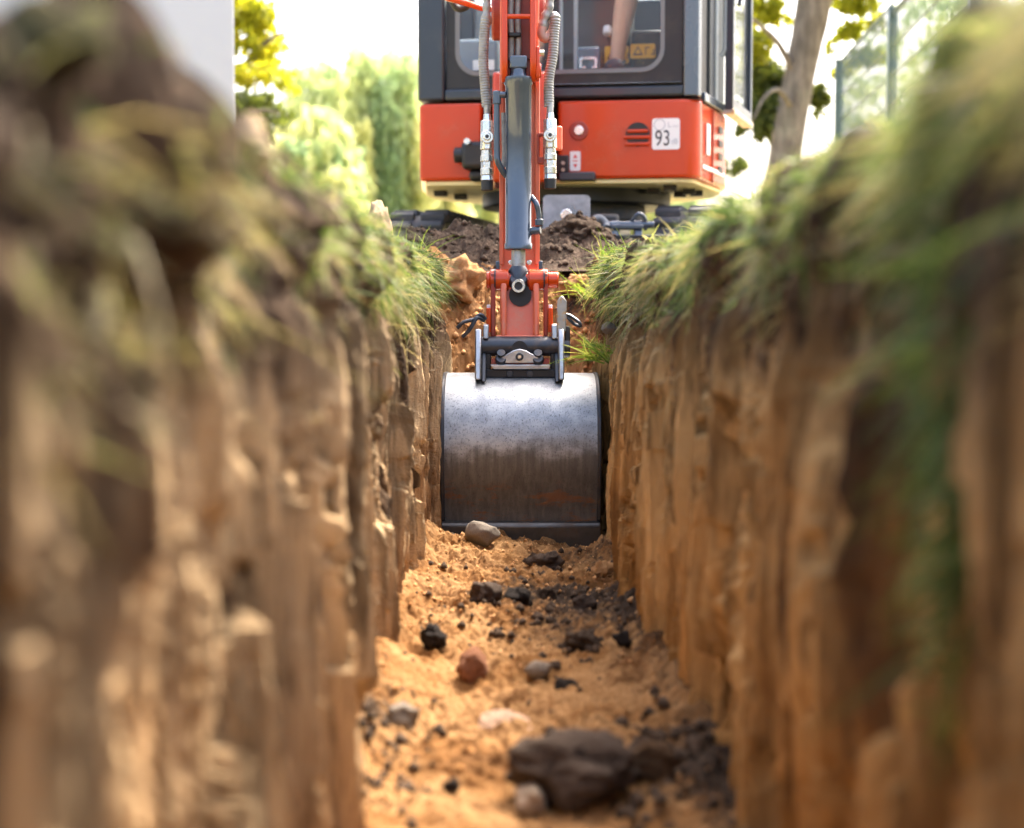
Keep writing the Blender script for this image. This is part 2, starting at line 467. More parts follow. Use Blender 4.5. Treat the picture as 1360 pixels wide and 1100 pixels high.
def bucket_mat():
    """mill-finish plate, scratched bright above, lower down rust and a brown film that paints in shade"""
    m, nt, b = mat_new('worn_bucket_steel')
    tc = nd(nt, 'ShaderNodeTexCoord').outputs['Object']
    sep = nd(nt, 'ShaderNodeSeparateXYZ'); nt.links.new(tc, sep.inputs[0]); z = sep.outputs[2]
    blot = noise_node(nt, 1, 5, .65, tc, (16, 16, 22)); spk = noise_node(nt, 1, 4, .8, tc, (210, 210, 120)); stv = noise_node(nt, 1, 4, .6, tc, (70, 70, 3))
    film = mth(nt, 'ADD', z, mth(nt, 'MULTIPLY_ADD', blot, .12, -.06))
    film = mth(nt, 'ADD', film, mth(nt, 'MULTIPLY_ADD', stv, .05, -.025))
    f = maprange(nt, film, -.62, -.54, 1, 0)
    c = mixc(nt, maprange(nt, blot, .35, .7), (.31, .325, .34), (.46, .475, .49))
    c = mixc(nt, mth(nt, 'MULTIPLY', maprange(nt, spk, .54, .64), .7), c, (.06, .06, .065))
    brown = mixc(nt, maprange(nt, stv, .35, .7), (.075, .068, .06), (.135, .124, .108))  # dark film tone stands for shade on the lower shell
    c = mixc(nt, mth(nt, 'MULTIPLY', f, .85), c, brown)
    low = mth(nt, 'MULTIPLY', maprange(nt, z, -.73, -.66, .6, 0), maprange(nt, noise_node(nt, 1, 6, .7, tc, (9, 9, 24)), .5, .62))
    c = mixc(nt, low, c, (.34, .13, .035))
    nt.links.new(c, b.inputs['Base Color'])
    nt.links.new(mth(nt, 'MULTIPLY_ADD', f, -.35, .95), b.inputs['Metallic'])
    r = mth(nt, 'MULTIPLY_ADD', blot, .2, .38)
    r = mth(nt, 'MULTIPLY_ADD', spk, .12, r)
    nt.links.new(mth(nt, 'MULTIPLY_ADD', low, .4, r), b.inputs['Roughness'])
    bump(nt, b, mth(nt, 'ADD', spk, blot), .12, .004)
    return m
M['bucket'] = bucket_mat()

# ------------------------------------------------------------------ the ground and the trench
def grid_faces(ni, nj):
    i, j = np.meshgrid(np.arange(ni-1), np.arange(nj-1), indexing='ij')
    a = i*nj + j
    return np.stack([a, a+1, a+nj+1, a+nj], -1).reshape(-1, 4)

def left_x(Y): return -0.262 + 0.0*Y
def right_x(Y): return np.interp(Y, [0.4, 1.2, 2.5, 3.5, 4.6, 6], [.345, .34, .325, .31, .302, .30])

def trench_wall(name, side, mat):
    ds, dz = .0065, .0070
    Y = np.concatenate([np.arange(-1.3, .42, .025), np.arange(.42, 2.4, ds), np.arange(2.4, 5.75, .0046)])
    Rr = .045
    # profile: along the turf, round the lip, down the face
    out = list(np.arange(.75, Rr, -.011)); prof = [(o, 0., 0., 1.) for o in out]
    for a in np.linspace(0, math.pi/2, 9): prof.append((Rr - Rr*math.sin(a), -Rr + Rr*math.cos(a), -math.sin(a), math.cos(a)))
    for zz in np.arange(-Rr-dz, -.97, -dz): prof.append((0., zz, -1., 0.))
    prof = np.array(prof)              # (outward, z, normal outward, normal z)
    S, K = np.meshgrid(Y, np.arange(len(prof)), indexing='ij')
    o, z, no, nz = (prof[K, c] for c in range(4))
    sd = 3 if side < 0 else 20
    face = sstep(.06, 0, o)            # 1 on the cut face
    t = z
    # flat vertical strips left by the bucket teeth, broken here and there, with crisp steps between them
    def strips(w, brk, sd2, slant):
        q = (S + slant*(vn(t*1.3, S*1.5, sd2)-.5))/w
        q = q + .35*(vn(q*.6, t*0, sd2+1)-.5)
        ci = np.floor(q).astype(int)
        v = (t + .8*_T[sd2 % 8][ci & 255, 3])/(brk*(.5+_T[sd2 % 8][ci & 255, 9]))
        v = v + .10*vn(S*60, t*8, sd2); cj = np.floor(v).astype(int); fz = sstep(.45, 1., v-cj)
        fr = q-np.floor(q)
        return _T[(sd2+3) % 8][ci & 255, cj & 255]*(1-fz)+_T[(sd2+3) % 8][ci & 255, (cj+1) & 255]*fz-.5, np.minimum(fr, 1-fr)*w, _T[(sd2+5) % 8][ci & 255, 40]
    a1, e1, k1 = strips(.13, 2.2, sd, .05); a2, e2, k2 = strips(.052, 1.3, sd+1, .03); a3, e3, k3 = strips(.021, .7, sd+2, .015); a4, e4, k4 = strips(.0085, .35, sd+4, .008)
    flake = a1*.075 + a2*.05 + a3*.024 + a4*.010
    groove = -.075*sstep(.015, .004, e1)*(k1 > .3)*sstep(.3, .5, vn(S*3, t*2.2, sd)) - .035*sstep(.009, .002, e2)*(k2 > .4)*sstep(.35, .5, vn(S*5, t*3, sd+2))
    mid = sstep(-.08, -.20, t)
    pick = fbm(S*8, t*3, 4, sd+5)
    holes = -.055*sstep(.14, .19, pick) - .03*sstep(.12, .17, fbm(S*22, t*9, 4, sd+7))
    sandd = flake + groove + holes + fbm(S*130, t*5, 3, sd+2)*.010 + fbm(S*60, t*26, 4, sd+1, .75)*.012
    patch = sstep(.06, .13, fbm(S*5.2+3, t*2.0, 4, sd+6, .6))*(.7 if side < 0 else 1)       # where the face has broken away and is crumbly
    crumbly = -.035 + fbm(S*18, t*6.5, 5, sd+3, .65)*.085 + fbm(S*70, t*70, 3, sd+1, .7)*.014 + a1*.05
    sandd = sandd*(1-patch) + crumbly*patch
    # crumbly topsoil and root mat
    _, dA, bA = worley(S/.055+fbm(S*20, t*20, 2, sd), t/.05, sd+4)
    lump = fbm(S*9, (t-o)*9, 5, sd+1, .6)*(.12 if side < 0 else .085*(.45+.55*sstep(1.2, 2.2, S))) + (.5-dA)*.02 + fbm(S*45, (t-o)*45, 4, sd+2, .7)*.035 + .05*np.minimum(0, fbm(S*4.5, t*0, 3, sd+3)*4)
    d = lump*(1-mid) + sandd*mid + fbm(S*1.6, t*1.2, 3, sd+6)*.06
    # undercut below the root mat
    if side > 0: d = d*np.where(face > .5, 1, .5+.5*sstep(1.2, 2.2, S))
    d += .018*sstep(-.14, -.04, t)*1.0 - .02*np.exp(-((t+.2)/.06)**2)*vn(S*4, t, sd+2)
    d *= np.where(face > .5, 1, 0.35 + .65*face)
    # rough bare clods on the near part of the left bank
    lip = fbm(S*2.2, S*0, 3, sd+3)*.05
    if side < 0:
        near = sstep(1.7, .9, S)
        d += near*(1-sstep(-.1, -.35, t))*(fbm(S*6+9, (t-o)*6, 3, 6)*.09)
        lip = lip + near*(fbm(S*4, S*0+3, 2, 5)*.09 - .05)
    lip = lip - (.035*sstep(1.3, 1.8, S)*sstep(5.2, 3.8, S) if side < 0 else .028*sstep(1.6, 2.6, S)*sstep(5.4, 4.6, S))
    if side > 0: lip = lip + .03*sstep(1.7, 1.1, S)
    x = (left_x(S) if side < 0 else right_x(S)) + side*(o + no*d)
    if side < 0: x = x + .016*sstep(-.35, -.9, z)*sstep(3.4, 2.4, S)
    if side > 0: x = x + .022*sstep(-.5, 0, z)      # the right face leans back a little
    zz = z + nz*d + lip*sstep(-.5, -.02, z) * np.where(o > .3, np.interp(o, [.3, .75], [1, 0]), 1)
    zz = np.where(o > .6, zz*np.interp(o, [.6, .75], [1, 0]) + .003, zz)
    verts = np.stack([x, S, zz], -1)
    ob = np_mesh(name, verts.reshape(-1, 3), grid_faces(len(Y), len(prof)), mat, smooth=False)
    tag(ob, kind='structure')
    return ob, verts, o, z

wl, WL, WLo, WLz = trench_wall('left_trench_wall', -1, M['wall_l'])
wr, WR, WRo, WRz = trench_wall('right_trench_wall', 1, M['wall_r'])

# floor, rising behind the bucket into the ramp at the end of the cut
FX = np.arange(-.40, .50, .0055); FY = np.concatenate([np.arange(-1.35, 1.2, .03), np.arange(1.2, 5.80, .0055)])
A, B = np.meshgrid(FY, FX, indexing='ij')
def floor_h(Yv, Xv):
    base = -.89 + .012*np.sin(Yv*2.1) + .045*sstep(3.5, 4.5, Yv)*sstep(.30, -.28, Xv+.06*np.sin(Yv*9)) 
    base = base + .03*np.exp(-((Yv-4.38)/.16)**2)*(1-.6*np.exp(-((Xv-.08)/.12)**2))
    base = base - .035*np.exp(-((Yv-2.72)/.10)**2)*sstep(-.2, -.02, Xv)*sstep(.25, .0, Xv)
    ramp_ = np.interp(Yv, [4.98, 5.10, 5.30, 5.62, 5.80], [0, .28, .6, .885, .74])
    edge = .05*np.exp(-((Xv+.27)/.05)**2) + .035*np.exp(-((Xv-.31)/.05)**2)*sstep(2.2, 3.2, Yv)
    return base + ramp_ + edge
cr = fbm(A*6, B*6, 4, 1)*.075 + fbm(A*22, B*22, 4, 2)*np.interp(A, [2.2, 3.4], [.020, .034])
_, dW, _b = worley(A/.035+fbm(A*30, B*30, 2, 3), B/.035, 5)
_, dV, _b = worley(A/.016, B/.016, 2)
crumb = (.5-dV)*.012 + sstep(.1, .9, 1-dW)*.018*sstep(.4, .6, vn(A*7, B*7, 4))
Hf = floor_h(A, B) + cr*np.where(A > 5, 1.7, 1) + crumb + np.where(A > 4.95, fbm(A*45, B*45, 3, 6)*.04, 0)
hum = (.55*np.exp(-((A-3.42)/.28)**2)*sstep(-.05, .12, B) + .5*np.exp(-((A-3.72)/.12)**2)*sstep(-.22, -.05, B)
       + .4*np.exp(-((A-2.25)/.2)**2)*sstep(.12, .24, B) + .5*np.exp(-((A-2.55)/.2)**2)*sstep(-.16, -.22, B)
       + .4*np.exp(-((A-4.3)/.1)**2)*sstep(-.02, .08, B) + .3*sstep(.22, .3, B)*sstep(5.0, 3, A)
       + .75*sstep(5.62, 5.72, A) + .5*sstep(5.2, 5.5, A)*sstep(.1, .2, B))
_, dM, _b = worley(A/.04+fbm(A*25, B*25, 2, 1), B/.04, 1)
Hf = Hf + np.clip(hum, 0, .7)*((.75-dM)*.045 + fbm(A*40, B*40, 3, 4)*.02)
fl = np_mesh('trench_floor', np.stack([B, A, Hf], -1).reshape(-1, 3), grid_faces(len(FY), len(FX)), M['sand'], smooth=False, attrs={'humus': hum.ravel()})
tag(fl, kind='structure')
def floor_z(x, y):
    i = int(np.clip(np.searchsorted(FY, y), 0, len(FY)-1)); j = int(np.clip((x-FX[0])/.0055, 0, len(FX)-1))
    return float(Hf[i, j])

# open ground all round, one sheet with the trench left out
xs = [-900, -.95, 1.0, 900]; ys = [-900, -1.28, 5.74, 900]
gv = [(x, y, -.004) for y in ys for x in xs]; gf = [(j*4+i, j*4+i+1, j*4+i+5, j*4+i+4) for j in range(3) for i in range(3) if not (i == 1 and j == 1)]
gm = MB(); gm.add(gv, gf)
gm.build('ground', M['dry_ground'], smooth=False, kind='structure')
# the end of the trench behind the camera
MB().box((-1, -1.5, -.97), (1, -1.28, -.01)).build('trench_end_wall', M['wall_l'], kind='structure')

# grassy bank to the right of the trench
bx = np.arange(.42, 3.2, .03); by = np.arange(2.2, 6.6, .03)
Yb, Xb = np.meshgrid(by, bx, indexing='ij')
Hb = np.clip(.54*Xb-.25, 0, .78)*sstep(2.2, 3.2, Yb)*sstep(6.4, 5.3, Yb)*sstep(3.2, 2.2, Xb)
Hb = Hb + (fbm(Xb*4, Yb*4, 4, 2)*.10)*sstep(0, .1, Hb) - .006 + .012*sstep(.42, .6, Xb)
bank = np_mesh('grassy_bank', np.stack([Xb, Yb, Hb], -1).reshape(-1, 3), grid_faces(len(by), len(bx)), M['turf_soil'])
tag(bank, kind='structure')

# ------------------------------------------------------------------ grass
def blades(name, root, dirv, L, W, droop, tint, mat, seg=3):
    n = len(root)
    t = np.linspace(0, 1, seg+1)
    bend = rng.normal(size=(n, 3))*np.array([.45, .45, .25])
    side = np.cross(dirv, rng.normal(size=(n, 3))); side /= np.linalg.norm(side, axis=1, keepdims=True)+1e-9
    vs = np.zeros((n, 2*(seg+1), 3))
    for k, tk in enumerate(t):
        c = root + dirv*(L*tk)[:, None] + bend*(L*tk**2)[:, None]; c[:, 2] -= droop*L*tk**2
        w = (W*(1-tk**1.5)*.5+.0002)[:, None]
        vs[:, 2*k] = c - side*w; vs[:, 2*k+1] = c + side*w
    base = (np.arange(n)*2*(seg+1))[:, None]
    fs = np.concatenate([base + np.array([2*k, 2*k+1, 2*k+3, 2*k+2]) for k in range(seg)], 0)
    ob = np_mesh(name, vs.reshape(-1, 3), fs, mat, attrs={'tint': np.repeat(tint, 2*(seg+1))})
    return ob

def turf(gname, V, o, z, side, n, ymin, ymax, dens, hang, tmul=1.0, toff=0.0, length=(.016, .058), width=(.002, .0042)):
    Vf = V.reshape(-1, 3); of = o.ravel(); zf = z.ravel()
    lipw = np.where(zf > -.04, np.interp(of, [0, .05, .45, .6], [1.6, 1.5, .5, 0]), np.interp(zf, [-hang, -.04], [0, 1.3]))
    w = lipw*(Vf[:, 1] > ymin)*(Vf[:, 1] < ymax)*dens(Vf[:, 1], zf)
    w *= np.clip((vn(Vf[:, 1]*8, zf*8+of*8, 3)*.6+vn(Vf[:, 1]*19, zf*19+of*19, 5)*.4-.46)*6, 0.004, 1)
    ww = w/w.sum()
    idx = rng.choice(len(Vf), n, p=ww)
    root = Vf[idx] + rng.normal(size=(n, 3))*.003
    cl = lambda a, sd: (vn(root[:, 1]*11+a, root[:, 0]*11+zf[idx]*13, sd)-.5)*2.6
    d = rng.normal(size=(n, 3))*np.array([.85, .95, .6]) + np.stack([cl(0, 1), cl(7, 4), cl(3, 6)*.7], -1)*1.15
    onface = zf[idx] < -.03
    edge = np.clip(1-of[idx]/.12, 0, 1)
    d[:, 0] += -side*(.1+.45*edge); d[:, 2] += np.where(onface, .05, .45 - .25*edge)
    d /= np.linalg.norm(d, axis=1, keepdims=True)
    L = (length[0] + (length[1]-length[0])*rng.random(n)**1.6)*np.where(rng.random(n) < .10, 1.6, 1)
    droop = rng.uniform(.2, .8, n) + .3*onface
    tint = np.clip(rng.beta(2, 2.2, n)*tmul + toff + (vn(root[:, 1]*5, root[:, 0]*5+zf[idx]*6, 2)-.5)*.5, 0, 1)
    g = blades(gname, root, d, L, rng.uniform(*width, n), droop, tint, M['grass'])
    g.name = gname; sd = 'left' if side < 0 else 'right'
    lab = 'thin dry root fibres hanging below the %s turf edge' if gname == 'root_fibres' else 'small broad weed leaves among the grass on the %s trench lip' if gname == 'weed_leaves' else ('matted green and straw grass hanging over the %s trench lip' if n > 2000 else 'few short grass tufts on the raw near end of the %s bank')
    return tag(g, lab % sd, {'weed_leaves': 'weeds', 'root_fibres': 'roots'}.get(gname, 'grass'), kind='stuff')

turf('grass', WR, WRo, WRz, 1, 38000, .6, 5.6, lambda y, z: 1+0*y, .19, toff=-.02)
turf('grass', WL, WLo, WLz, -1, 17000, 1.35, 5.4, lambda y, z: np.interp(y, [1.35, 2.2, 4, 5.4], [.25, 1, 1.2, .8]), .15, toff=.0)
turf('grass', WL, WLo, WLz, -1, 900, .5, 1.35, lambda y, z: (vn(y*5, y*0, 6) > .62)*1.0+.02, .04, length=(.03, .07))
turf('weed_leaves', WR, WRo, WRz, 1, 2600, .8, 5.5, lambda y, z: (vn(y*6, z*6, 1) > .55)+.05, .2, toff=-.1, length=(.012, .03), width=(.006, .012))
turf('weed_leaves', WL, WLo, WLz, -1, 1800, 1.3, 5.3, lambda y, z: (vn(y*6, z*6, 2) > .55)+.05, .18, toff=-.1, length=(.012, .03), width=(.006, .012))
turf('root_fibres', WR, WRo, WRz, 1, 1800, .8, 5.5, lambda y, z: (z < -.05)*1.0, .32, toff=.55, length=(.02, .06), width=(.001, .002))
turf('root_fibres', WL, WLo, WLz, -1, 1500, .8, 5.3, lambda y, z: (z < -.05)*1.0, .30, toff=.55, length=(.02, .06), width=(.001, .002))
for px, py, Y, n_ in ((1285, 560, 1.16, 260), (1300, 760, 1.17, 200), (1240, 430, 1.22, 200)):
    c = P(px, py, Y); root = np.array([right_x(Y)+.01, Y, c.z]) + rng.normal(size=(n_, 3))*np.array([.012, .022, .05])
    d = rng.normal(size=(n_, 3))*np.array([.5, .6, .4]) + np.array([-.45, 0, -.25]); d /= np.linalg.norm(d, axis=1, keepdims=True)
    tag(blades('grass_clump', root, d, rng.uniform(.02, .06, n_), rng.uniform(.003, .005, n_), rng.uniform(.3, .9, n_), rng.random(n_)*.5, M['grass']),
        {560: 'green grass clump stuck to the near right wall, middle of three', 760: 'lowest green grass clump on the near right trench wall', 430: 'green grass clump on the near right wall just under the turf'}[py], 'grass clump')
# bank grass
nb = 16000
yy = rng.uniform(2.4, 6.2, nb); xx = .45 + 1.9*rng.random(nb)**1.2
hi = np.clip(((yy-by[0])/.03).astype(int), 0, len(by)-1); hj = np.clip(((xx-bx[0])/.03).astype(int), 0, len(bx)-1)
rt = np.stack([xx, yy, Hb[hi, hj]-.004], -1)
dv = rng.normal(size=(nb, 3))*.5; dv[:, 2] = np.abs(dv[:, 2])+.5; dv /= np.linalg.norm(dv, axis=1, keepdims=True)
tag(blades('grass', rt, dv, rng.uniform(.03, .09, nb), rng.uniform(.003, .006, nb), rng.uniform(.2, .8, nb), np.clip(rng.beta(2, 2, nb)*.8+.1, 0, 1), M['grass']),
    'short yellow green grass on the bank below the fence', 'grass', kind='stuff')

def tuft(px, py, Y, n, L, label, spread=.02, lean=0.0, col='grass_bright'):
    c = P(px, py, Y); root = np.array(c) + rng.normal(size=(n, 3))*np.array([spread, spread, .004])
    d = rng.normal(size=(n, 3))*np.array([.5, .3, .2]); d[:, 2] += .75; d[:, 0] += lean; d /= np.linalg.norm(d, axis=1, keepdims=True)
    o = blades('grass_tuft', root, d, rng.uniform(.6, 1.2, n)*L, rng.uniform(.004, .007, n), rng.uniform(.1, .7, n), rng.random(n), M[col])
    return tag(o, label, 'grass tuft')

# ------------------------------------------------------------------ soil heap in front of the machine
hx = np.arange(-.95, 1.05, .008); hy = np.arange(5.58, 6.42, .008)
Yh, Xh = np.meshgrid(hy, hx, indexing='ij')
prof = np.interp(Xh, [-.95, -.55, -.40, -.15, 0, .12, .22, .32, .42, .6, 1.05], [0, .07, .17, .19, .17, .17, .21, .20, .13, .08, 0])
Hh = prof*np.interp(Yh, [5.58, 5.68, 5.95, 6.08, 6.38], [0, .25, 1, .95, 0])
_, dh, bh = worley(Xh/.06+fbm(Xh*22, Yh*22, 2, 1), Yh/.06, 3)
Hh = Hh + sstep(0, .05, Hh)*(fbm(Xh*11, Yh*11, 5, 3, .6)*.10 + (.55-dh)*.03 + fbm(Xh*60, Yh*60, 3, 5)*.016) - .008
heap = np_mesh('soil_heap', np.stack([Xh, Yh, Hh], -1).reshape(-1, 3), grid_faces(len(hy), len(hx)), M['humus'], smooth=False)
tag(heap, 'low heap of dark crumbly topsoil between the trench end and the excavator', 'soil heap')

# ------------------------------------------------------------------ stones and clods
def rock_mesh(seed, flat=.8, rough=.22, sub=4):
    bm = bmesh.new(); bmesh.ops.create_icosphere(bm, subdivisions=sub, radius=1)
    rnd = random.Random(seed); planes = [(Vector((rnd.gauss(0, 1), rnd.gauss(0, 1), rnd.gauss(0, 1))).normalized(), rnd.uniform(.62, .9)) for _ in range(9)]
    o = Vector((seed*3.1, seed*1.7, 0))
    for v in bm.verts:
        c = v.co.copy()
        for nrm, h in planes:
            dd = c.dot(nrm)
            if dd > h: c -= nrm*(dd-h)*.85
        c *= 1 + rough*1.3*mnoise.fractal(c*1.3+o, 1, 2, 4) + rough*.5*mnoise.fractal(c*4+o, .8, 2, 4)
        v.co = Vector((c.x, c.y, c.z*flat))
    me = bpy.data.meshes.new('stone'); bm.to_mesh(me); bm.free()
    me.polygons.foreach_set('use_smooth', [True]*len(me.polygons))
    return me
ROCKS = {}
def stone(name, px, py, Y, wpx, hpx, mat, label, cat='stone', group=None, seed=1, rough=.2, z=None, sink=.25, dz=0):
    """a stone whose middle shows at (px, py); it is half a stone's height above what it lies on"""
    key = (seed, rough, mat, name)
    if key not in ROCKS:
        me = rock_mesh(seed, 1, rough); me.name = name; me.materials.append(M[mat]); ROCKS[key] = me
    o = bpy.data.objects.new(name, ROCKS[key]); COL.objects.link(o)
    p = P(px, py, Y); s = m_per_px(Y); hw, hh = wpx*s/2, hpx*s/2
    zz = floor_z(p.x, Y) + hh*(1-sink) if z is None else z
    o.location = (p.x, Y, zz+dz); o.scale = (hw, (hw+hh)/2*1.05, hh*1.15); o.rotation_euler = (0, 0, random.uniform(-.4, .4))
    return tag(o, label, cat, group)
def Yf(py, h=-.885):
    """depth at which the floor shows at picture row py"""
    dy = (550-py)/FPX; wy = math.cos(PITCH)+math.sin(PITCH)*dy; wz = -math.sin(PITCH)+math.cos(PITCH)*dy
    return wy*(h-CAMZ)/wz
stone('rock', 760, 1018, Yf(1062), 178, 84, 'rock_dark', 'large dark brown rock lying in the middle of the nearest trench floor', 'rock', seed=2, rough=.3, sink=.5)
stone('rock', 868, 1020, Yf(1045), 62, 52, 'rock_brown', 'brown rock half buried just right of the large dark rock', 'rock', seed=3)
stone('stone', 705, 1046, Yf(1075), 46, 40, 'rock_pale', 'small tan stone leaning on the front of the large dark rock', seed=5)
stone('stone', 628, 876, Yf(897), 44, 48, 'rock_red', 'upright reddish brown stone on the sand, left of the grey pebble', seed=7, rough=.14)
stone('stone', 640, 733, 4.33, 46, 36, 'rock_grey', 'rounded grey cobble half sunk in sand below the bucket', 'cobble', seed=8, rough=.1)
stone('pebble', 715, 888, Yf(898), 40, 24, 'rock_grey', 'smooth grey pebble on the sand right of the reddish stone', 'pebble', seed=11, rough=.1)
stone('stone', 672, 948, Yf(960), 92, 30, 'rock_pink', 'flat pinkish stone in the hollow of the sandy floor', seed=12, rough=.15)
stone('stone', 532, 945, Yf(965), 52, 40, 'rock_grey', 'dusty grey stone at the foot of the left trench wall', seed=13)
stone('pebble', 710, 766, 4.12, 18, 16, 'rock_pale', 'tiny pale pebble on dark crumbs below the bucket', 'pebble', seed=14)
stone('clod', 577, 856, Yf(866), 36, 28, 'rock_black', 'black clod at the left edge of the trench floor', 'clod', seed=15, rough=.35)
stone('clod', 645, 797, Yf(812), 46, 36, 'rock_dark', 'largest dark grey clod in the row across the mid trench', 'clod', seed=16, rough=.3)
stone('clod', 688, 802, Yf(812), 38, 24, 'rock_black', 'black flat clod right beside the largest dark grey clod', 'clod', seed=17, rough=.35)
stone('clod', 727, 800, Yf(808), 24, 22, 'humus', 'small brown black clod in mid trench, right of the flat black clod', 'clod', seed=18, rough=.3)
stone('clod', 752, 900, Yf(908), 30, 20, 'rock_black', 'dark flat clod just right of the smooth grey pebble', 'clod', seed=19, rough=.3)
stone('pebble', 600, 1048, Yf(1058), 24, 20, 'rock_black', 'small black pebble on pale sand, left of the large dark rock', 'pebble', seed=21)
stone('clod', 776, 852, Yf(868), 54, 42, 'humus', 'broad crumbly dark clod right of middle on the trench floor', 'clod', seed=22, rough=.35)
stone('clod', 828, 860, Yf(868), 26, 20, 'rock_black', 'small black clod near the foot of the right wall', 'clod', seed=23, rough=.3)
stone('clod', 775, 812, Yf(824), 34, 26, 'rock_dark', 'brown clod behind the broad crumbly dark clod', 'clod', seed=24, rough=.35)
stone('clod', 722, 772, 4.05, 46, 26, 'rock_dark', 'flat brown clod under the tiny pale pebble', 'clod', seed=25, rough=.35)
stone('clod', 800, 785, 3.95, 30, 22, 'sand_clod', 'orange sand clod against the right wall below the bucket', 'clod', seed=26, rough=.35)
stone('clod', 658, 857, Yf(862), 14, 11, 'rock_black', 'pea sized black clod just behind the reddish stone', 'clod', seed=27, rough=.3)
stone('clod', 708, 752, 4.22, 14, 12, 'humus', 'tiny dark clod just under the bucket, middle of the trench', 'clod', seed=28, rough=.3)
stone('stone', 809, 436, 4.55, 22, 14, 'rock_grey', 'small grey stone caught in the turf right above the bucket', seed=29, rough=.15, z=P(809, 436, 4.55).z)
stone('sand_lump', 503, 318, 4.75, 36, 84, 'pale_clod', 'upright pale sand lump on the left bank before the track', 'sand lump', seed=47, rough=.22, z=.06)
stone('sand_lump', 522, 352, 4.7, 38, 30, 'pale_clod', 'smaller pale sand lump at the foot of the upright one', 'sand lump', seed=32, rough=.4, z=.015)
stone('sand_lump', 612, 372, 5.45, 62, 44, 'sand_clod', 'orange sand lump on the ramp left of the bucket linkage', 'sand lump', seed=33, rough=.4, z=-.05)
stone('sand_lump', 764, 385, 5.5, 36, 26, 'sand_clod', 'orange brown sand lump on the ramp right of the linkage', 'sand lump', seed=34, rough=.4, z=-.06)
stone('soil_lump', 772, 326, 5.9, 66, 26, 'humus', 'big dark soil lump on top of the heap, right of the boom', 'soil lump', seed=35, rough=.5, z=.15)
# dark clods on the raw left bank near the lens
for px, py, Y, w, hgt, mt, lb in ((330, 195, 1.55, 70, 60, 'pale_clod', 'light brown sod lump on the near left bank below the white building'),
                                  (190, 100, 1.05, 90, 70, 'rock_grey', 'greyish earth lump on the near left bank beside the big mossy clod'),
                                  (60, 50, .86, 150, 90, 'turf_soil', 'big mossy earth clod on top of the left bank, nearest of all')):
    stone('sod_lump', px, py, Y, w, hgt, mt, lb, 'sod lump', seed=40+int(px), rough=.4, z=P(px, py, Y).z)

# countless crumbs: one mesh
def crumbs(name, n, xy, zf, smin, smax, mat, label):
    base = rock_mesh(77, .9, .35, 1); bv = np.array([v.co for v in base.vertices]); bf = np.array([p.vertices[:] for p in base.polygons])
    pts = xy(n); s = smin + (smax-smin)*rng.random(n)**3
    ang = rng.uniform(0, 6.28, n)
    c, sn = np.cos(ang), np.sin(ang)
    V = np.zeros((n, len(bv), 3))
    sc = s[:, None]*rng.uniform(.7, 1.3, (n, 1))
    V[:, :, 0] = (bv[:, 0]*c[:, None]-bv[:, 1]*sn[:, None])*sc + pts[:, :1]
    V[:, :, 1] = (bv[:, 0]*sn[:, None]+bv[:, 1]*c[:, None])*s[:, None] + pts[:, 1:2]
    V[:, :, 2] = bv[:, 2]*s[:, None]*.8 + np.array([zf(a, b) for a, b in pts])[:, None] + s[:, None]*.3
    F = (bf[None]+ (np.arange(n)*len(bv))[:, None, None]).reshape(-1, 3)
    return tag(np_mesh(name, V.reshape(-1, 3), F, mat), label, 'crumbs', kind='stuff')
crumbs('soil_crumbs', 650, lambda n: np.stack([np.where(rng.random(n) < .65, rng.normal(.14, .09, n), rng.uniform(-.24, .28, n)), np.where(rng.random(n) < .7, rng.normal(3.45, .25, n), rng.uniform(1.9, 4.5, n))], -1), floor_z, .002, .014, M['humus'], 'loose dark soil crumbs scattered over the trench floor')
crumbs('soil_crumbs', 380, lambda n: np.stack([np.where(rng.random(n) < .65, rng.normal(.24, .05, n), rng.normal(-.19, .04, n)), rng.normal(2.32, .18, n)], -1), floor_z, .003, .017, M['humus'], 'dark crumbly soil piled at the wall feet in the nearest trench floor')
crumbs('sand_crumbs', 1300, lambda n: np.stack([rng.uniform(-.26, .3, n), np.where(rng.random(n) < .5, rng.uniform(3.3, 4.6, n), rng.uniform(1.8, 5.7, n))], -1), floor_z, .0015, .008, M['sand_clod'], 'loose orange sand crumbs on the trench floor and ramp')
crumbs('sand_crumbs', 520, lambda n: np.stack([rng.uniform(-.27, .3, n), rng.uniform(5.0, 5.6, n)], -1), floor_z, .003, .018, M['sand_clod'], 'crumbly orange sand lumps on the ramp behind the bucket')
def heap_z(x, y):
    i = int(np.clip((y-hy[0])/.008, 0, len(hy)-1)); j = int(np.clip((x-hx[0])/.008, 0, len(hx)-1)); return float(Hh[i, j])
crumbs('soil_crumbs', 900, lambda n: np.stack([rng.uniform(-.6, .65, n), rng.uniform(5.6, 6.1, n)], -1), heap_z, .003, .018, M['humus'], 'loose dark crumbs on the topsoil heap')

tuft(545, 345, 5.6, 40, .13, 'bright grass tuft on the left side of the soil heap', .04)
tuft(530, 350, 5.3, 26, .10, 'thin grass tuft beside the pale sand lumps', .03)
tuft(812, 345, 5.5, 34, .12, 'bright arching grass tuft at the right end of the soil heap', .03, -.2)
tuft(792, 395, 5.1, 40, .12, 'yellow green grass tuft above the right trench lip by the linkage', .03, -.5)
tuft(806, 478, 4.6, 80, .10, 'grass tuft drooping over the right top corner of the bucket', .022, -.75)
tuft(797, 462, 4.72, 40, .06, 'small leafy weed clump right of the coupler', .02, -.6)

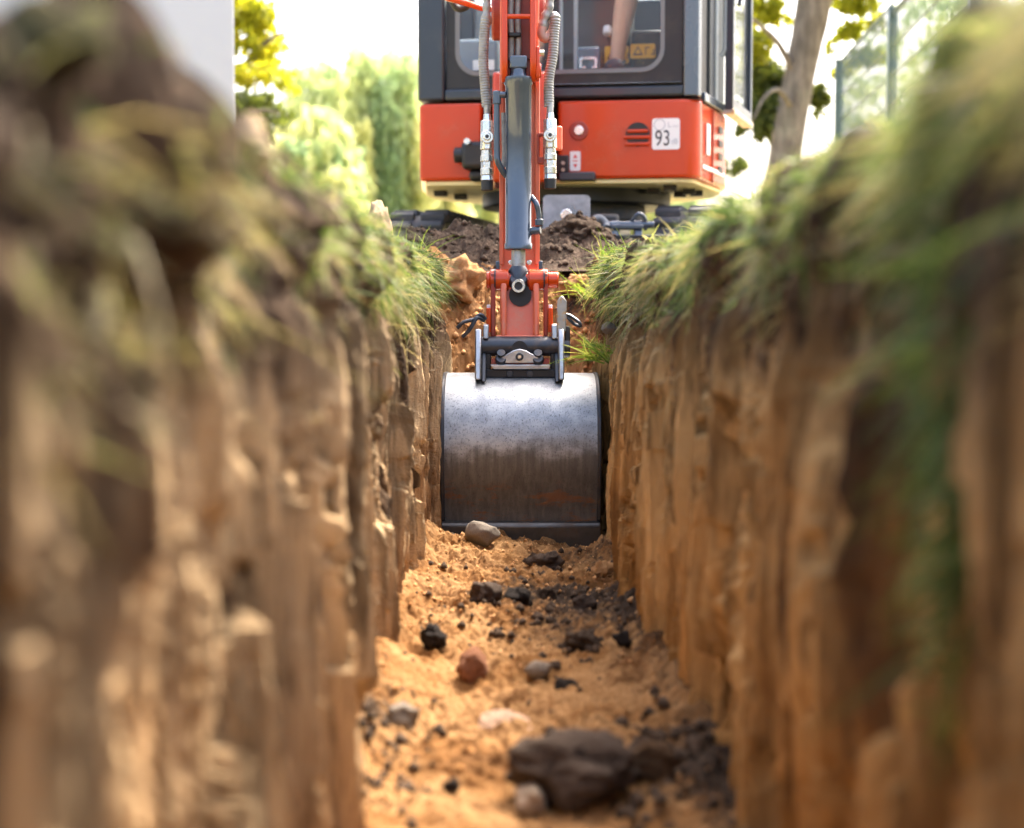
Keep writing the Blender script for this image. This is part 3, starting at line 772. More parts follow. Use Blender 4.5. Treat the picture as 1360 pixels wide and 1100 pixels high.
# ------------------------------------------------------------------ excavator
HC = Vector((.2085, 6.90, 0)); HA = R(-8)
MH = Matrix.Translation(HC) @ Matrix.Rotation(HA, 4, 'Z')
MHi = MH.inverted()
def H(px, py, v=0.):
    """(u, z) on the house plane at depth v behind its front face"""
    o = Vector((0, 0, CAMZ)); d = P(px, py, 1) - o
    lo = MHi @ o; ld = MHi.to_3x3() @ d
    t = (v-lo.y)/ld.y; q = lo+ld*t
    return q.x, q.z
EX = empty('mini_excavator', (.3, 7.5, 0), 'orange mini excavator with dark cab, its bucket down in the trench', 'excavator')

zb = H(745, 238)[1]; zt = H(745, 134)[1]
uL, uR = H(556, 190)[0], H(932, 190)[0]
n1, n2 = H(640, 190)[0], H(741, 190)[0]
def plan(scale=1.0, notch=True, front=0.0):
    pts = []
    def arc(cx, cy, r, a0, a1, n):
        return [(cx+r*math.cos(R(a0+(a1-a0)*i/n)), cy+r*math.sin(R(a0+(a1-a0)*i/n))) for i in range(n+1)]
    pts += arc(uL+.03, front+.03, .03, 180, 270, 4)
    if notch: pts += [(n1, front), (n1, .42), (n2, .42), (n2, front)]
    pts += arc(uR-.085, front+.085, .085, 270, 360+10, 7)
    pts += [(uR+.10, .55)]
    pts += arc((uL+uR)/2, .66, (uR-uL)/2+.105, -4, 184, 30)
    pts += [(uL-.10, .55)]
    return pts
MB().prism(plan(), zb, zt, MH).build('body', M['orange'], EX, .014, 3)
# the middle hollow where the boom swings
MB().box((n1-.01, .40, zb+.01), (n2+.01, .43, zt), MH).build('front_bulkhead', M['black'], EX)
# cream underside with black clamps
def inset(pts, k):
    cu = (uL+uR)/2; return [(cu+(u-cu)*k, .62+(v-.62)*k) for u, v in pts]
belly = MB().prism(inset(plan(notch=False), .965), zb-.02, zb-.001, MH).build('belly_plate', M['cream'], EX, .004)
for px, py, v in ((585, 246, .3), (612, 252, .5), (660, 250, .4), (890, 240, .15), (903, 251, .5), (860, 258, .8), (868, 247, .3), (915, 246, .35), (925, 249, .45), (845, 250, .5)):
    u = H(px, py, v)[0]; MB().box((u-.03, v-.02, zb-.045), (u+.03, v+.03, zb-.019), MH).build('clamp_block', M['black'], belly, .004)
sl = MB()
for k in range(8):
    u = H(874+k*6, 254, .5)[0]; sl.box((u-.004, .46, zb-.024), (u+.004, .56, zb-.0195), MH)
sl.build('vent_slot', M['black'], belly)
# side vents on the right flank
side_d = Vector((uR+.10-uR, .55-.085, 0)).normalized(); side_n = Vector((side_d.y, -side_d.x, 0))
Mside = MH @ Matrix.Translation((uR, .085, 0)) @ Matrix(((side_d.x, side_n.x, 0, 0), (side_d.y, side_n.y, 0, 0), (0, 0, 1, 0), (0, 0, 0, 1)))
for k in range(4): MB().box((.34, -.01, zb+.06+.062*k), (.42, .004, zb+.06+.062*k+.03), Mside).build('side_vent', M['black'], EX)
MB().box((.02, -.002, zb+.05), (.46, .003, zb+.068), Mside).build('side_stripe', M['white'], EX)
MB().box((.09, -.002, zb+.12), (.15, .0035, zb+.26), Mside).build('side_sticker', M['white'], EX)
MB().box((.215, -.006, zb-.0), (.22, .004, zt-.01), Mside).build('panel_seam', M['red_dark'], EX)

# front panel: round lock, slotted vent, stickers
u, z = H(769, 174)
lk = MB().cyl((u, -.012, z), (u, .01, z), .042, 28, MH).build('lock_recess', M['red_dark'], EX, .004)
MB().cyl((u, -.02, z), (u, 0, z), .022, 20, MH).build('lock_barrel', M['chrome'], lk, .003)
u, z = H(847, 179); s = m_per_px(6.85)
vent = MB().cyl((u, -.003, z), (u, .01, z), 16*s, 30, MH).build('vent_hole', M['black'], EX)
for k, (dy, w) in enumerate(((-8, 15), (0, 18), (9, 17))):
    MB().tube([(u-w*s*(1 if k != 0 else .9), -.006, z-dy*s-(.012)), (u+w*s*.9, -.006, z-dy*s-.012)], .0085, 8, MH).build('vent_slat', M['orange'], vent)
u0, z0 = H(866, 199); u1, z1 = H(903, 157)
stk = MB().prism(rrect(u0, u1, z0, z1, .012), -.0035, .003, MH, 'y').build('noise_label', M['white'], EX)
def text(body, px, py, size, mat, parent, v=-.0045, name='lettering', Mx=None, squeeze=1, font_extr=.0004):
    cu = bpy.data.curves.new(name, 'FONT'); cu.body = body; cu.size = size; cu.extrude = font_extr; cu.align_x = 'CENTER'; cu.align_y = 'CENTER'
    o = bpy.data.objects.new(name, cu); COL.objects.link(o)
    dg = bpy.context.evaluated_depsgraph_get(); me = bpy.data.meshes.new_from_object(o.evaluated_get(dg))
    bpy.data.objects.remove(o); me.name = name
    u, z = H(px, py, v)
    T = MH @ Matrix.Translation((u, v, z)) @ Matrix.Rotation(R(90), 4, 'X') @ Matrix.Diagonal((squeeze, 1, 1, 1))
    me.transform(Matrix.Translation(-parent_world(parent)) @ T); me.materials.clear(); me.materials.append(mat)
    o = bpy.data.objects.new(name, me); COL.objects.link(o); o.parent = parent
    return o
text('93', 880, 184.5, .098, M['ink'], stk, squeeze=.72, name='number')
text('dB', 896, 188, .034, M['greyink'], stk, squeeze=.8, name='unit')
text('L', 889, 166, .034, M['greyink'], stk, name='letter')
text('WA', 897, 168, .016, M['greyink'], stk, name='letters')
u, z = H(876, 166); MB().ring([(u+.026*math.cos(a*R(15)), z+.026*math.sin(a*R(15))) for a in range(24)], [(u+.022*math.cos(a*R(15)), z+.022*math.sin(a*R(15))) for a in range(24)], -.0045, -.0036, MH).build('ring_mark', M['greyink'], stk)
u0, z0 = H(757, 227); u1, z1 = H(771, 201)
st2 = MB().prism(rrect(u0, u1, z0, z1, .006), -.0035, .003, MH, 'y').build('red_arrow_label', M['white'], EX)
text('▲', 764, 208, .022, M['redink'], st2, name='arrow')
MB().box((u0+.012, -.0045, (z0+z1)/2-.002), (u1-.012, -.0036, (z0+z1)/2+.002), MH).build('rule', M['redink'], st2)
text('▼', 764, 221, .022, M['redink'], st2, name='arrow')
# black fittings at the front bottom edge
def hbox(px0, py0, px1, py1, v0, v1):
    a = H(px0, py1, v0); b = H(px1, py0, v0); return (a[0], v0, a[1]), (b[0], v1, b[1])
MB().box(*hbox(742, 228, 790, 240, -.05, .2), MH).build('front_step', M['navy'], EX, .006)
vb = MB().box(*hbox(738, 206, 755, 229, -.03, .2), MH).build('valve_box', M['black'], EX, .005)
for px, py in ((748, 217), (748, 226)):
    u, z = H(px, py, -.03); MB().cyl((u, -.045, z), (u, -.02, z), .008, 10, MH).build('brass_plug', M['rust'], vb)
sw = MB().box(*hbox(612, 187, 652, 224, -.10, .3), MH).box(*hbox(622, 224, 660, 240, -.06, .3), MH)
sw = sw.build('swing_cylinder', M['black'], EX, .02, 3)
u, z = H(606, 206, -.06); MB().cyl((u-.01, -.05, z), (u+.06, -.05, z), .035, 18, MH).build('cylinder_cap', M['black'], sw, .006)
u, z = H(622, 189, -.08); MB().cyl((u, -.12, z), (u, -.08, z), .014, 14, MH).build('bolt', M['chrome'], sw)

# swing bearing and undercarriage
uc = (uL+uR)/2
MB().cyl((uc+.02, .62, zb-.09), (uc+.02, .62, zb-.001), .46, 48, MH).build('swing_bearing', M['black'], EX, .008)
rb = H(790, 250, .2)
MB().cyl((uc-.0, .62, zb-.16), (uc-.0, .62, zb-.08), .36, 40, MH).build('bearing_base', M['gunmetal'], EX, .006)
UA = R(-13)
MU = Matrix.Translation((.30, 7.55, 0)) @ Matrix.Rotation(UA, 4, 'Z')
MB().box((-.22, -.45, .10), (.22, .45, .30), MU).box((-.5, -.28, .12), (.5, -.10, .22), MU).box((-.5, .10, .12), (.5, .28, .22), MU).build('car_body', M['navy'], EX, .012)
def track(side):
    cx = side*.62; hw = .125; L = .66; r = .138
    path = []
    N = 44
    per = 2*(2*L-2*r) + 2*math.pi*r
    def at(t):
        t = t % per; s1 = 2*L-2*r
        if t < s1: return Vector((-(L-r)+t, 0+2*r)), 90
        t -= s1
        if t < math.pi*r: a = math.pi/2 - t/r; return Vector(((L-r)+r*math.cos(a), r+r*math.sin(a))), math.degrees(a)
        t -= math.pi*r
        if t < s1: return Vector(((L-r)-t, 0)), -90
        t -= s1
        a = -math.pi/2 - t/r; return Vector((-(L-r)+r*math.cos(a), r+r*math.sin(a))), math.degrees(a)
    belt = [at(per*i/96)[0] for i in range(96)]
    inner = []
    for i in range(96):
        p, a = at(per*i/96); inner.append(p - Vector((math.cos(R(a)), math.sin(R(a))))*.03)
    off = .03
    tr = MB().ring([(p.x, p.y+off) for p in belt], [(p.x, p.y+off) for p in inner], cx-hw, cx+hw, MU, 'x').build('track', M['rubber'], EX, .004)
    lug_me = None
    for i in range(N):
        p, a = at(per*i/N)
        for k in (-1, 1):
            x0, x1 = (cx-hw-.006, cx-.018) if k < 0 else (cx+.018, cx+hw+.006)
            T = MU @ Matrix.Translation((0, p.x, p.y+off)) @ Matrix.Rotation(R(a-90), 4, 'X')
            if lug_me is None:
                m = MB(); m.add([(-.058, -.024, -.004), (.058, -.024, -.004), (.058, .024, -.004), (-.058, .024, -.004), (-.058, -.012, .026), (.058, -.016, .026), (.058, .016, .026), (-.058, .012, .026)],
                               [(0,3,2,1),(4,5,6,7),(0,1,5,4),(1,2,6,5),(2,3,7,6),(3,0,4,7)])
                ob = m.build('track_lug', M['rubber'], None, .006); lug_me = ob.data
            else:
                ob = bpy.data.objects.new('track_lug', lug_me); COL.objects.link(ob)
                b = ob.modifiers.new('bevel', 'BEVEL'); b.width = .006; b.segments = 2
            ob.parent = tr
            T2 = Matrix.Translation(-parent_world(tr)) @ T @ Matrix.Translation(((x0+x1)/2, 0, 0)) @ Matrix.Rotation(math.pi if k > 0 else 0, 4, 'Z')
            ob.matrix_local = T2
    for yy, rr in ((-(L-r), r-.035), ((L-r), r-.035)):
        MB().cyl(MU @ Vector((cx-.07, yy, r+off)), MU @ Vector((cx+.07, yy, r+off)), rr, 28).build('track_wheel', M['navy'], tr, .006)
    MB().box((cx-.06, -.4, .12), (cx+.06, .4, .24), MU).build('track_frame', M['navy'], tr, .01)
    for yy in (-.24, 0, .24):
        MB().cyl(MU @ Vector((cx-.05, yy, .10+off)), MU @ Vector((cx+.05, yy, .10+off)), .055, 20).build('track_roller', M['gunmetal'], tr, .004)
track(-1); track(1)
# dozer blade lying in front of the tracks
bz = MB().prism([(-.03, 0), (.0, .0), (.03, .05), (.035, .12), (.0, .175), (-.03, .175), (-.005, .10)], -.58, .72, Matrix.Translation((.25, 6.50, 0)), 'x').build('dozer_blade', M['navy'], EX, .004)
MB().box((-.1, 6.55, .05), (-.02, 7.2, .13)).box((.52, 6.55, .05), (.6, 7.2, .13)).build('blade_arm', M['navy'], bz, .01)
c = P(832, 300, 6.56); lug = MB()
for dx in (-.05, .05): lug.prism([(6.52, .12), (6.64, .12), (6.62, .20), (6.58, .245), (6.54, .20)], c.x+dx-.016, c.x+dx+.016, None, 'x')
lug.box((c.x-.07, 6.53, .205), (c.x+.07, 6.63, .222)).cyl((c.x-.09, 6.58, .225), (c.x+.12, 6.58, .225), .016, 14)
lug.tube(bez([(c.x+.02, 6.58, .235), (c.x+.05, 6.56, .27), (c.x+.08, 6.57, .25), (c.x+.085, 6.58, .2)], 6), .009, 8)
lug.build('blade_cylinder_lug', M['cyl'], EX, .004)
a, b = P(783, 303, 6.56), P(806, 303, 6.56)
MB().tube(bez([a, P(787, 294, 6.57), P(796, 290, 6.58), P(804, 297, 6.58), b], 6), .017, 12).build('grey_hose', M['seal'], EX)
MB().box((P(784, 300, 6.62).x, 6.66, .14), (P(815, 300, 6.62).x+.03, 6.8, .28)).build('centre_casting', M['black'], EX, .02)
# clear plastic guard standing on the blade, with a washer behind
c0, c1 = P(721, 318, 6.46), P(784, 259, 6.46)
gd = MB().prism(rrect(c0.x, c1.x, c0.z, c1.z, .02), 6.455, 6.461, None, 'y').build('plastic_guard', M['film'], EX)
cc = P(752, 286, 6.47)
MB().cyl((cc.x, 6.449, cc.z), (cc.x, 6.475, cc.z), .026, 20).build('guard_bolt', M['chrome'], gd, .004)
MB().ring([(cc.x+.10*math.cos(a*R(15)), cc.z-.02+.075*math.sin(a*R(15))) for a in range(24)], [(cc.x+.06*math.cos(a*R(15)), cc.z-.02+.04*math.sin(a*R(15))) for a in range(24)], 6.475, 6.485).build('guard_ring', M['cyl'], gd)

# ---- cab
zc0 = zt+.012; zc1 = 2.25; CD = 1.12
cabL, cabR = H(554.5, 100)[0], H(931, 100)[0]
wL, wR = H(590, 60)[0], H(908, 60)[0]
ws = H(740, 115)[1]
cab = MB()
cab.box((cabL, 0, zc0), (wL, .09, zc1), MH)                       # left front pillar
cab.box((cabL, CD-.09, zc0), (cabL+.09, CD, zc1), MH); cab.box((cabR-.09, CD-.09, zc0), (cabR, CD, zc1), MH)
cab.box((wL-.001, .003, zc0), (wR+.001, .10, ws), MH)             # sill
cab.box((wL-.001, .003, 2.12), (wR+.001, .10, zc1), MH)
cab.box((cabL+.002, .088, zc0), (cabL+.05, CD-.088, 1.06), MH)    # left side panel
cab.box((cabL+.002, .088, 1.9), (cabL+.05, CD-.088, zc1-.01), MH)
cab.box((cabR-.05, .088, zc0), (cabR-.002, CD-.088, zc0+.1), MH)
cab.box((cabR-.05, .088, 2.1), (cabR-.002, CD-.088, zc1-.01), MH)
cab_o = cab.build('cab_frame', M['navy'], EX, .012, 3)
pl = MB().prism([(wR, .002), (cabR-.035, .002), (cabR-.012, .012), (cabR, .035), (cabR, .10), (wR, .10)], zc0, zc1, MH).build('front_pillar', simple('satin_grey_paint', (.10, .12, .145), .25, .3, .08, 6, .02, .4), cab_o, .006, 3)
MB().ring(rrect(cabL+.01, cabR-.01, .01, CD-.01, .03), rrect(cabL+.12, cabR-.12, .18, CD-.08, .03), zc1-.005, zc1+.07, MH, 'z').build('roof', M['navy'], cab_o, .01, 2)
MB().box((cabL+.11, .17, zc1+.02), (cabR-.11, CD-.07, zc1+.03), MH).build('added_skylight', M['glass'], cab_o)  # unseen skylight, added to let sun onto the operator's leg
MB().box((cabL+.05, .1, zc0), (cabR-.05, CD-.09, H(815, 98, .35)[1]-.012), MH).build('floor', M['black'], cab_o)
zfl = H(815, 98, .35)[1]-.012
MB().box((cabL+.05, CD-.06, zfl), (cabR-.05, CD-.03, 1.46), MH).build('rear_panel', M['cab_grey'], cab_o, .01)
MB().box((cabL+.09, CD-.05, 1.46), (cabR-.09, CD-.044, 2.2), MH).build('rear_window', M['glass'], cab_o)
MB().box((cabL+.02, .09, 1.06), (cabL+.026, CD-.09, 1.9), MH).build('side_window', M['glass'], cab_o)
# front window: dark frame, pale rounded seal, glass
iu0, iz0 = H(606, 101, .03); iu1 = H(882, 60, .03)[0]
fr_o = rrect(wL+.004, wR-.004, ws+.002, 2.12, .004); fr_i = rrect(iu0, iu1, iz0, 2.08, .10)
MB().ring(fr_o, fr_i, .028, .05, MH).build('window_frame', M['black'], cab_o, .003)
se_i = rrect(iu0+.016, iu1-.016, iz0+.016, 2.065, .088)
MB().ring(rrect(iu0-.003, iu1+.003, iz0-.003, 2.083, .103), se_i, .022, .0275, MH).build('window_seal', M['seal'], cab_o)
MB().prism(rrect(iu0+.004, iu1-.004, iz0+.004, 2.077, .097), .034, .039, MH, 'y').build('windscreen', M['glass'], cab_o)
MB().box((H(743, 50, .06)[0], .055, iz0), (H(747, 50, .06)[0], .075, 2.1), MH).box((H(762, 50, .06)[0], .055, iz0), (H(767, 50, .06)[0], .075, 2.1), MH).build('window_guide', M['grey_trim'], cab_o, .003)
MB().box(*hbox(735, 108, 905, 113, -.006, .03), MH).build('sill_trim', M['cyl'], cab_o, .003)
MB().box(*hbox(560, 131, 932, 139, .006, .06), MH).build('gasket', M['black'], cab_o)
MB().box(*hbox(628, 93, 656, 80, .045, .05), MH).build('window_sticker', M['white'], cab_o)
# inside: seat, console, pedals, levers, stickers
sx = H(775, 60, .75)[0]
seat = MB().box((sx-.24, .55, zfl+.12), (sx+.24, 1.0, zfl+.42), MH).build('seat_base', M['seat'], cab_o, .03, 3)
MB().box((sx-.22, .5, zfl+.421), (sx+.22, .98, zfl+.52), MH).build('seat_cushion', M['seat'], seat, .04, 3)
MB().box((sx-.22, .9, zfl+.50), (sx+.22, 1.02, zfl+1.05), MH).build('backrest', M['seat'], seat, .04, 3)
for px, py, w, hpx in ((853.5, 68, 33, 20), (819, 73, 32, 24)):
    a = H(px-w/2, py+hpx/2, .42); b = H(px+w/2, py-hpx/2, .42)
    wsn = MB().prism(rrect(a[0], b[0], a[1], b[1], .008), .42, .425, MH, 'y').build('warning_sticker', M['yellow'], cab_o)
    cx_, cz_ = (a[0]+b[0])/2-.022, (a[1]+b[1])/2
    tri = lambda s: [(cx_-s, cz_-s*.8), (cx_+s, cz_-s*.8), (cx_, cz_+s)]
    MB().ring(tri(.024), tri(.015), .4175, .4195, MH).build('triangle_mark', M['ink'], wsn)
    q = lambda x0, x1, z0, z1: ((cx_+x0, .4175, cz_+z0), (cx_+x1, .4195, cz_+z1))
    MB().box(*q(.034, .038, -.018, .018), MH).box(*q(.034, .056, .014, .018), MH).box(*q(.062, .078, -.018, -.013), MH).box(*q(.072, .077, -.013, .008), MH).build('pictogram', M['ink'], wsn)
con = MB().box(*hbox(838, 98, 884, 40, .55, .7), MH).build('side_console', M['black'], cab_o, .02, 3)
MB().box(*hbox(607, 100, 660, 52, .6, .8), MH).build('left_console', M['cab_grey'], cab_o, .02, 3)
ped = MB().box(*hbox(764, 100, 798, 62, .3, .42), MH).build('pedal_box', M['cyl'], cab_o, .015, 3)
a = H(770, 98, .29); b = H(793, 76, .29)
MB().ring(rrect(a[0], b[0], a[1], b[1], .012), rrect(a[0]+.01, b[0]-.01, a[1]+.01, b[1]-.01, .008), .28, .30, MH).build('pedal_frame', M['chrome'], ped)
for px in (776, 788):
    u, z = H(px, 92, .285); MB().cyl((u, .275, z), (u, .3, z), .012, 12, MH).build('pedal_bolt', M['chrome'], ped)
u, z = H(807, 42, .45)
lv = MB().tube([(u+.06, .47, zfl+.1), (u+.02, .46, z-.06), (u, .45, z)], .012, 10, MH).build('control_lever', M['black'], cab_o)
MB().cyl((u, .42, z-.02), (u, .44, z+.02), .02, 12, MH).build('lever_knob', M['white'], lv, .008)
MB().tube([H3 for H3 in [(sx-.28, .5, zfl+.4), (sx-.28, .42, zfl+.62), (sx-.28, .40, zfl+.78)]], .014, 10, MH).build('joystick', M['black'], cab_o)
MB().box(*hbox(757, 19, 790, 22, .8, .82), MH).build('rear_handle', M['chrome'], cab_o, .004)
# door on the right, standing ajar behind the pillar
D0, D1 = Vector((1.015, 7.2, 0)), Vector((1.185, 7.72, 0))
dd = (D1-D0).normalized(); dn = Vector((dd.y, -dd.x, 0))
MD = Matrix.Translation(D0) @ Matrix(((dd.x, dn.x, 0, 0), (dd.y, dn.y, 0, 0), (0, 0, 1, 0), (0, 0, 0, 1)))
DL = (D1-D0).length; dz0 = P(965, 148, 7.2).z
dr = MB().ring([(0, dz0), (DL, dz0), (DL, 2.15), (0, 2.15)], [(.05, dz0+.06), (DL-.03, dz0+.06), (DL-.03, 2.1), (.05, 2.1)], -.02, .02, MD).build('cab_door', M['navy'], EX, .006)
MB().box((.05, -.004, dz0+.06), (DL-.03, .004, 2.1), MD).build('door_glass', M['glass'], dr)
MB().tube([(.09, .03, 1.3), (.2, .05, 1.6), (.34, .03, 2.0)], .011, 10, MD).build('door_rail', M['black'], dr)
MB().box((.0, -.024, dz0-.012), (DL, .028, dz0+.012), MD).build('door_edge', M['rust'], dr, .003)
fk = MB().prism([(cabR-.03, .101), (cabR-.002, .101), (cabR+.10, .55), (cabR+.10, CD-.1), (cabR+.05, CD-.1), (cabR+.05, .56)], zc0+.004, 2.2, MH)
flank = fk.build('dark_doorway_panel', M['black'], cab_o, .004)  # black panel stands for the dark cab interior in the open doorway
fd = Vector((.102, .449, 0)).normalized(); fn = Vector((fd.y, -fd.x, 0))
MF = MH @ Matrix.Translation((cabR-.002, .101, 0)) @ Matrix(((fd.x, fn.x, 0, 0), (fd.y, fn.y, 0, 0), (0, 0, 1, 0), (0, 0, 0, 1)))
MB().box((.12, -.01, zc0), (.20, .012, 2.2), MF).build('door_jamb', M['navy'], flank, .005)
MB().box((.26, -.01, zc0), (.30, .010, 1.5), MF).build('jamb_strip', M['grey_trim'], flank, .004)
MB().box((.02, -.012, zc0-.01), (.45, .016, zc0+.03), MF).build('door_sill', M['cyl'], flank, .004)
# handle on the rear edge of the doorway
a = H(958, 150, .5)
MB().tube([(.34, .012, 1.05), (.34, .035, 1.08), (.34, .035, 1.32), (.34, .012, 1.35)], .014, 10, MF).build('grab_handle', M['grey_trim'], EX)

# ---- swing bracket, boom and dipper
XC = .0225                                     # the arm hangs in the plane x = XC
sb = MB()
a, b = P(655, 245, 6.75), P(728, 115, 6.75)
for x0, x1 in ((a.x, a.x+.05), (b.x-.05, b.x)):
    sb.prism([(6.62, a.z), (6.98, a.z), (7.2, a.z+.12), (7.2, b.z-.12), (6.9, b.z+.05), (6.66, b.z+.05), (6.60, b.z-.08)], x0, x1, None, 'x')
sb.box((a.x+.049, 6.85, a.z+.04), (b.x-.049, 7.15, b.z-.12))
sb.build('swing_bracket', M['orange'], EX, .012, 3)
bo = MB()
cx = (a.x+b.x)/2
side = [(6.72, b.z-.08), (6.85, b.z-.0), (6.72, 1.35), (6.35, 1.98), (5.75, 2.22), (5.20, 2.06), (5.06, 1.86), (5.10, 1.76), (5.28, 1.80), (5.78, 1.94), (6.2, 1.72), (6.52, 1.2), (6.62, b.z-.08)]
vs = []; 
def lerp_x(Y): t = (6.8-Y)/(6.8-5.1); return cx*(1-t) + XC*t
n = len(side)
for sg in (-1, 1): vs += [(lerp_x(Y)+sg*.055, Y, z) for Y, z in side]
bo.add(vs, [tuple(range(n)), tuple(range(2*n-1, n-1, -1))] + [(i, (i+1) % n, n+(i+1) % n, n+i) for i in range(n)])
boom = bo.build('boom', M['orange'], EX, .01, 3)
bc = MB().tube([(cx-.0, 6.60, a.z+.12), (cx-.0, 6.35, 1.12)], .036, 18).build('boom_cylinder', M['cyl'], EX)
MB().tube([(cx, 6.36, 1.1), (cx, 6.22, 1.70)], .02, 14).build('cylinder_rod', M['chrome'], bc)
ac = MB().tube([(XC+.02, 6.25, 2.12), (XC, 5.6, 2.36)], .04, 18).build('arm_cylinder', M['cyl'], EX)
MB().tube([(XC, 5.62, 2.35), (XC, 5.02, 2.12)], .02, 14).build('cylinder_rod', M['chrome'], ac)
# dipper (stick)
YS = 4.95; sx0, sx1 = P(664, 250, YS).x, P(716, 250, YS).x
zlo = P(690, 395, YS).z
st = MB()
st.prism([(YS, zlo-.06), (YS, 1.55), (YS+.0, 2.05), (YS+.06, 2.2), (YS+.15, 2.1), (YS+.22, 1.7), (YS+.20, 1.2), (YS+.12, zlo), (YS+.06, zlo-.09)], sx0, sx1, None, 'x')
stick = st.build('dipper_arm', M['orange_worn_skylit'], EX, .008, 3)
rl = MB()
s5 = m_per_px(YS)
for x0, x1 in ((sx0-.002, sx0+.012), (sx1-.014, sx1+.002)): rl.box((x0, YS-.014, P(690, 352, YS).z), (x1, YS-.001, P(690, 100, YS).z))
rl.build('dipper_rail', M['orange_worn_skylit'], stick, .003)
# upper ears that hold the cylinder, with the cross bar
ye = 4.83
ea = MB()
for xa, xb in ((666, 674), (704, 712)):
    x0, x1 = P(xa, 50, ye).x, P(xb, 50, ye).x
    zb_ = P(690, 104, ye).z
    ea.prism([(ye+.12, zb_), (ye+.02, zb_-.01), (ye, zb_+.015), (ye-.005, zb_+.05), (ye+.0, zb_+.12), (ye+.005, 1.95), (ye+.12, 1.95)], x0, x1, None, 'x')
ears = ea.build('cylinder_ears', M['orange'], stick, .004, 3)
MB().tube([P(672, 22, ye+.01), P(706, 22, ye+.01)], .008, 12).build('cross_bar', M['orange'], ears)
x1 = P(712, 60, ye).x
MB().prism(rrect(ye-.0, ye+.06, P(700, 100, ye).z-.012, P(700, 60, ye).z, .012), x1, x1+.011, None, 'x').build('ear_plate', M['orange'], ears, .003)
MB().cyl((P(700, 93, ye).x+.02, ye+.025, P(690, 92, ye).z), (P(719, 93, ye).x, ye+.025, P(690, 92, ye).z), .024, 20).build('ear_boss', M['orange'], ears, .004)
MB().cyl((P(712, 69, ye).x, ye+.02, P(690, 69, ye).z), (P(723, 69, ye).x, ye+.02, P(690, 69, ye).z), .011, 8).build('ear_bolt', M['chrome'], ears, .002)
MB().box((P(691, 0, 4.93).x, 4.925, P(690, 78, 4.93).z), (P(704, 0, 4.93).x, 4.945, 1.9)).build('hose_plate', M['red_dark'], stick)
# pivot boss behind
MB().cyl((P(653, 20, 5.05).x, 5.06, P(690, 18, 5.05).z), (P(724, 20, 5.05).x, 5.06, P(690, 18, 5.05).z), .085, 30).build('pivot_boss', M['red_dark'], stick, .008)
# bucket cylinder
yc = 4.855; ax = P(688.5, 200, yc).x
zt_c, zb_c = P(689, 110, yc).z, P(689, 331, yc).z
rB = 17.2*m_per_px(yc)
bl = MB()
prof_c = [(zt_c+.012, rB*.95), (zt_c+.016, rB*1.08), (zt_c-.004, rB*1.1), (zt_c-.012, rB), (zb_c+.02, rB), (zb_c+.016, rB*1.07), (zb_c, rB*1.07), (zb_c-.004, rB*.9)]
bl.tube([(ax, yc, z) for z, r in prof_c], [r for z, r in prof_c], 28)
barrel = bl.build('bucket_cylinder', M['cyl'], EX, 0, angle=40)
MB().tube([(ax, yc, zt_c+.013), (ax, yc, zt_c+.03), (ax, yc, zt_c+.075)], [rB*.8, rB*.62, rB*.66], 20).box((ax-rB*.68, yc-.028, zt_c+.04), (ax+rB*.68, yc+.028, zt_c+.082)).build('cylinder_head', M['cyl'], barrel, .006)
zr = P(689, 372, yc).z
MB().cyl((ax, yc, zb_c), (ax, yc, zr), .0225, 20).build('cylinder_rod', M['steel'], barrel)
MB().tube([(ax, yc-.03, zr+.005), (ax, yc-.022, zr-.0), (ax, yc+.03, zr-.0)], [.026, .034, .034], 20).tube([(ax, yc, zr+.045), (ax, yc, zr+.03), (ax, yc, zr)], [.022, .031, .033], 18).build('rod_knuckle', M['gunmetal'], barrel, .004)
zk = P(689, 380, yc-.06).z
kn = MB().tube([(ax, yc-.01, zk+.005), (ax, yc-.062, zk)], [.024, .021], 20).build('grease_collar', M['gunmetal'], barrel, .003)
MB().ring([(ax+.0205*math.cos(a*R(15)), zk+.0205*math.sin(a*R(15))) for a in range(24)], [(ax+.013*math.cos(a*R(15)), zk+.013*math.sin(a*R(15))) for a in range(24)], yc-.07, yc-.06).build('collar_ring', M['chrome'], kn)
# hard pipes of the cylinder
yp = 4.845
MB().tube(bez([P(672, 126, yp+.02), P(663, 126, yp), P(660, 132, yp), P(660, 200, yp), P(661, 214, yp), P(668, 228, yp+.01), P(673, 234, yp+.02)], 8), .0098, 12).build('hard_pipe', M['cyl'], barrel)
MB().tube([P(660, 121, yp), P(660, 139, yp)], [.0135, .0135], 14).cyl(P(655, 126, yp), P(672, 126, yp), .011, 12).build('pipe_elbow', M['cyl'], barrel, .003)
MB().tube(bez([P(706, 262, yp+.02), P(712, 270, yp), P(715, 282, yp), P(716, 297, yp)], 8), .0085, 12).build('hard_pipe', M['cyl'], barrel)
MB().tube([P(716, 291, yp), P(716, 300, yp)], .0135, 14).tube([P(718, 306, yp), P(704, 307, yp+.01)], [.0135, .0135], 14).build('pipe_elbow', M['cyl'], barrel, .003)
MB().tube([P(669, 150, yp+.03), P(670, 205, yp+.03), P(669, 222, yp+.03)], [.008, .008, .009], 12).build('thin_hose', M['hose'], barrel)
# hoses between the ears
for px in (678.5, 688):
    hz = MB().tube(bez([P(px, -160, 4.90), P(px+1, -40, 4.90), P(px-.5, 20, 4.895), P(px+.6, 50, 4.89), P(px, 80, 4.89)], 10), .0098, 12).build('feed_hose', M['hose'], stick)
MB().box((P(675, 0, 4.87).x, 4.868, P(690, 49, 4.87).z), (P(692, 0, 4.87).x, 4.912, P(690, 43, 4.87).z)).build('cable_tie', M['black'], stick, .004)

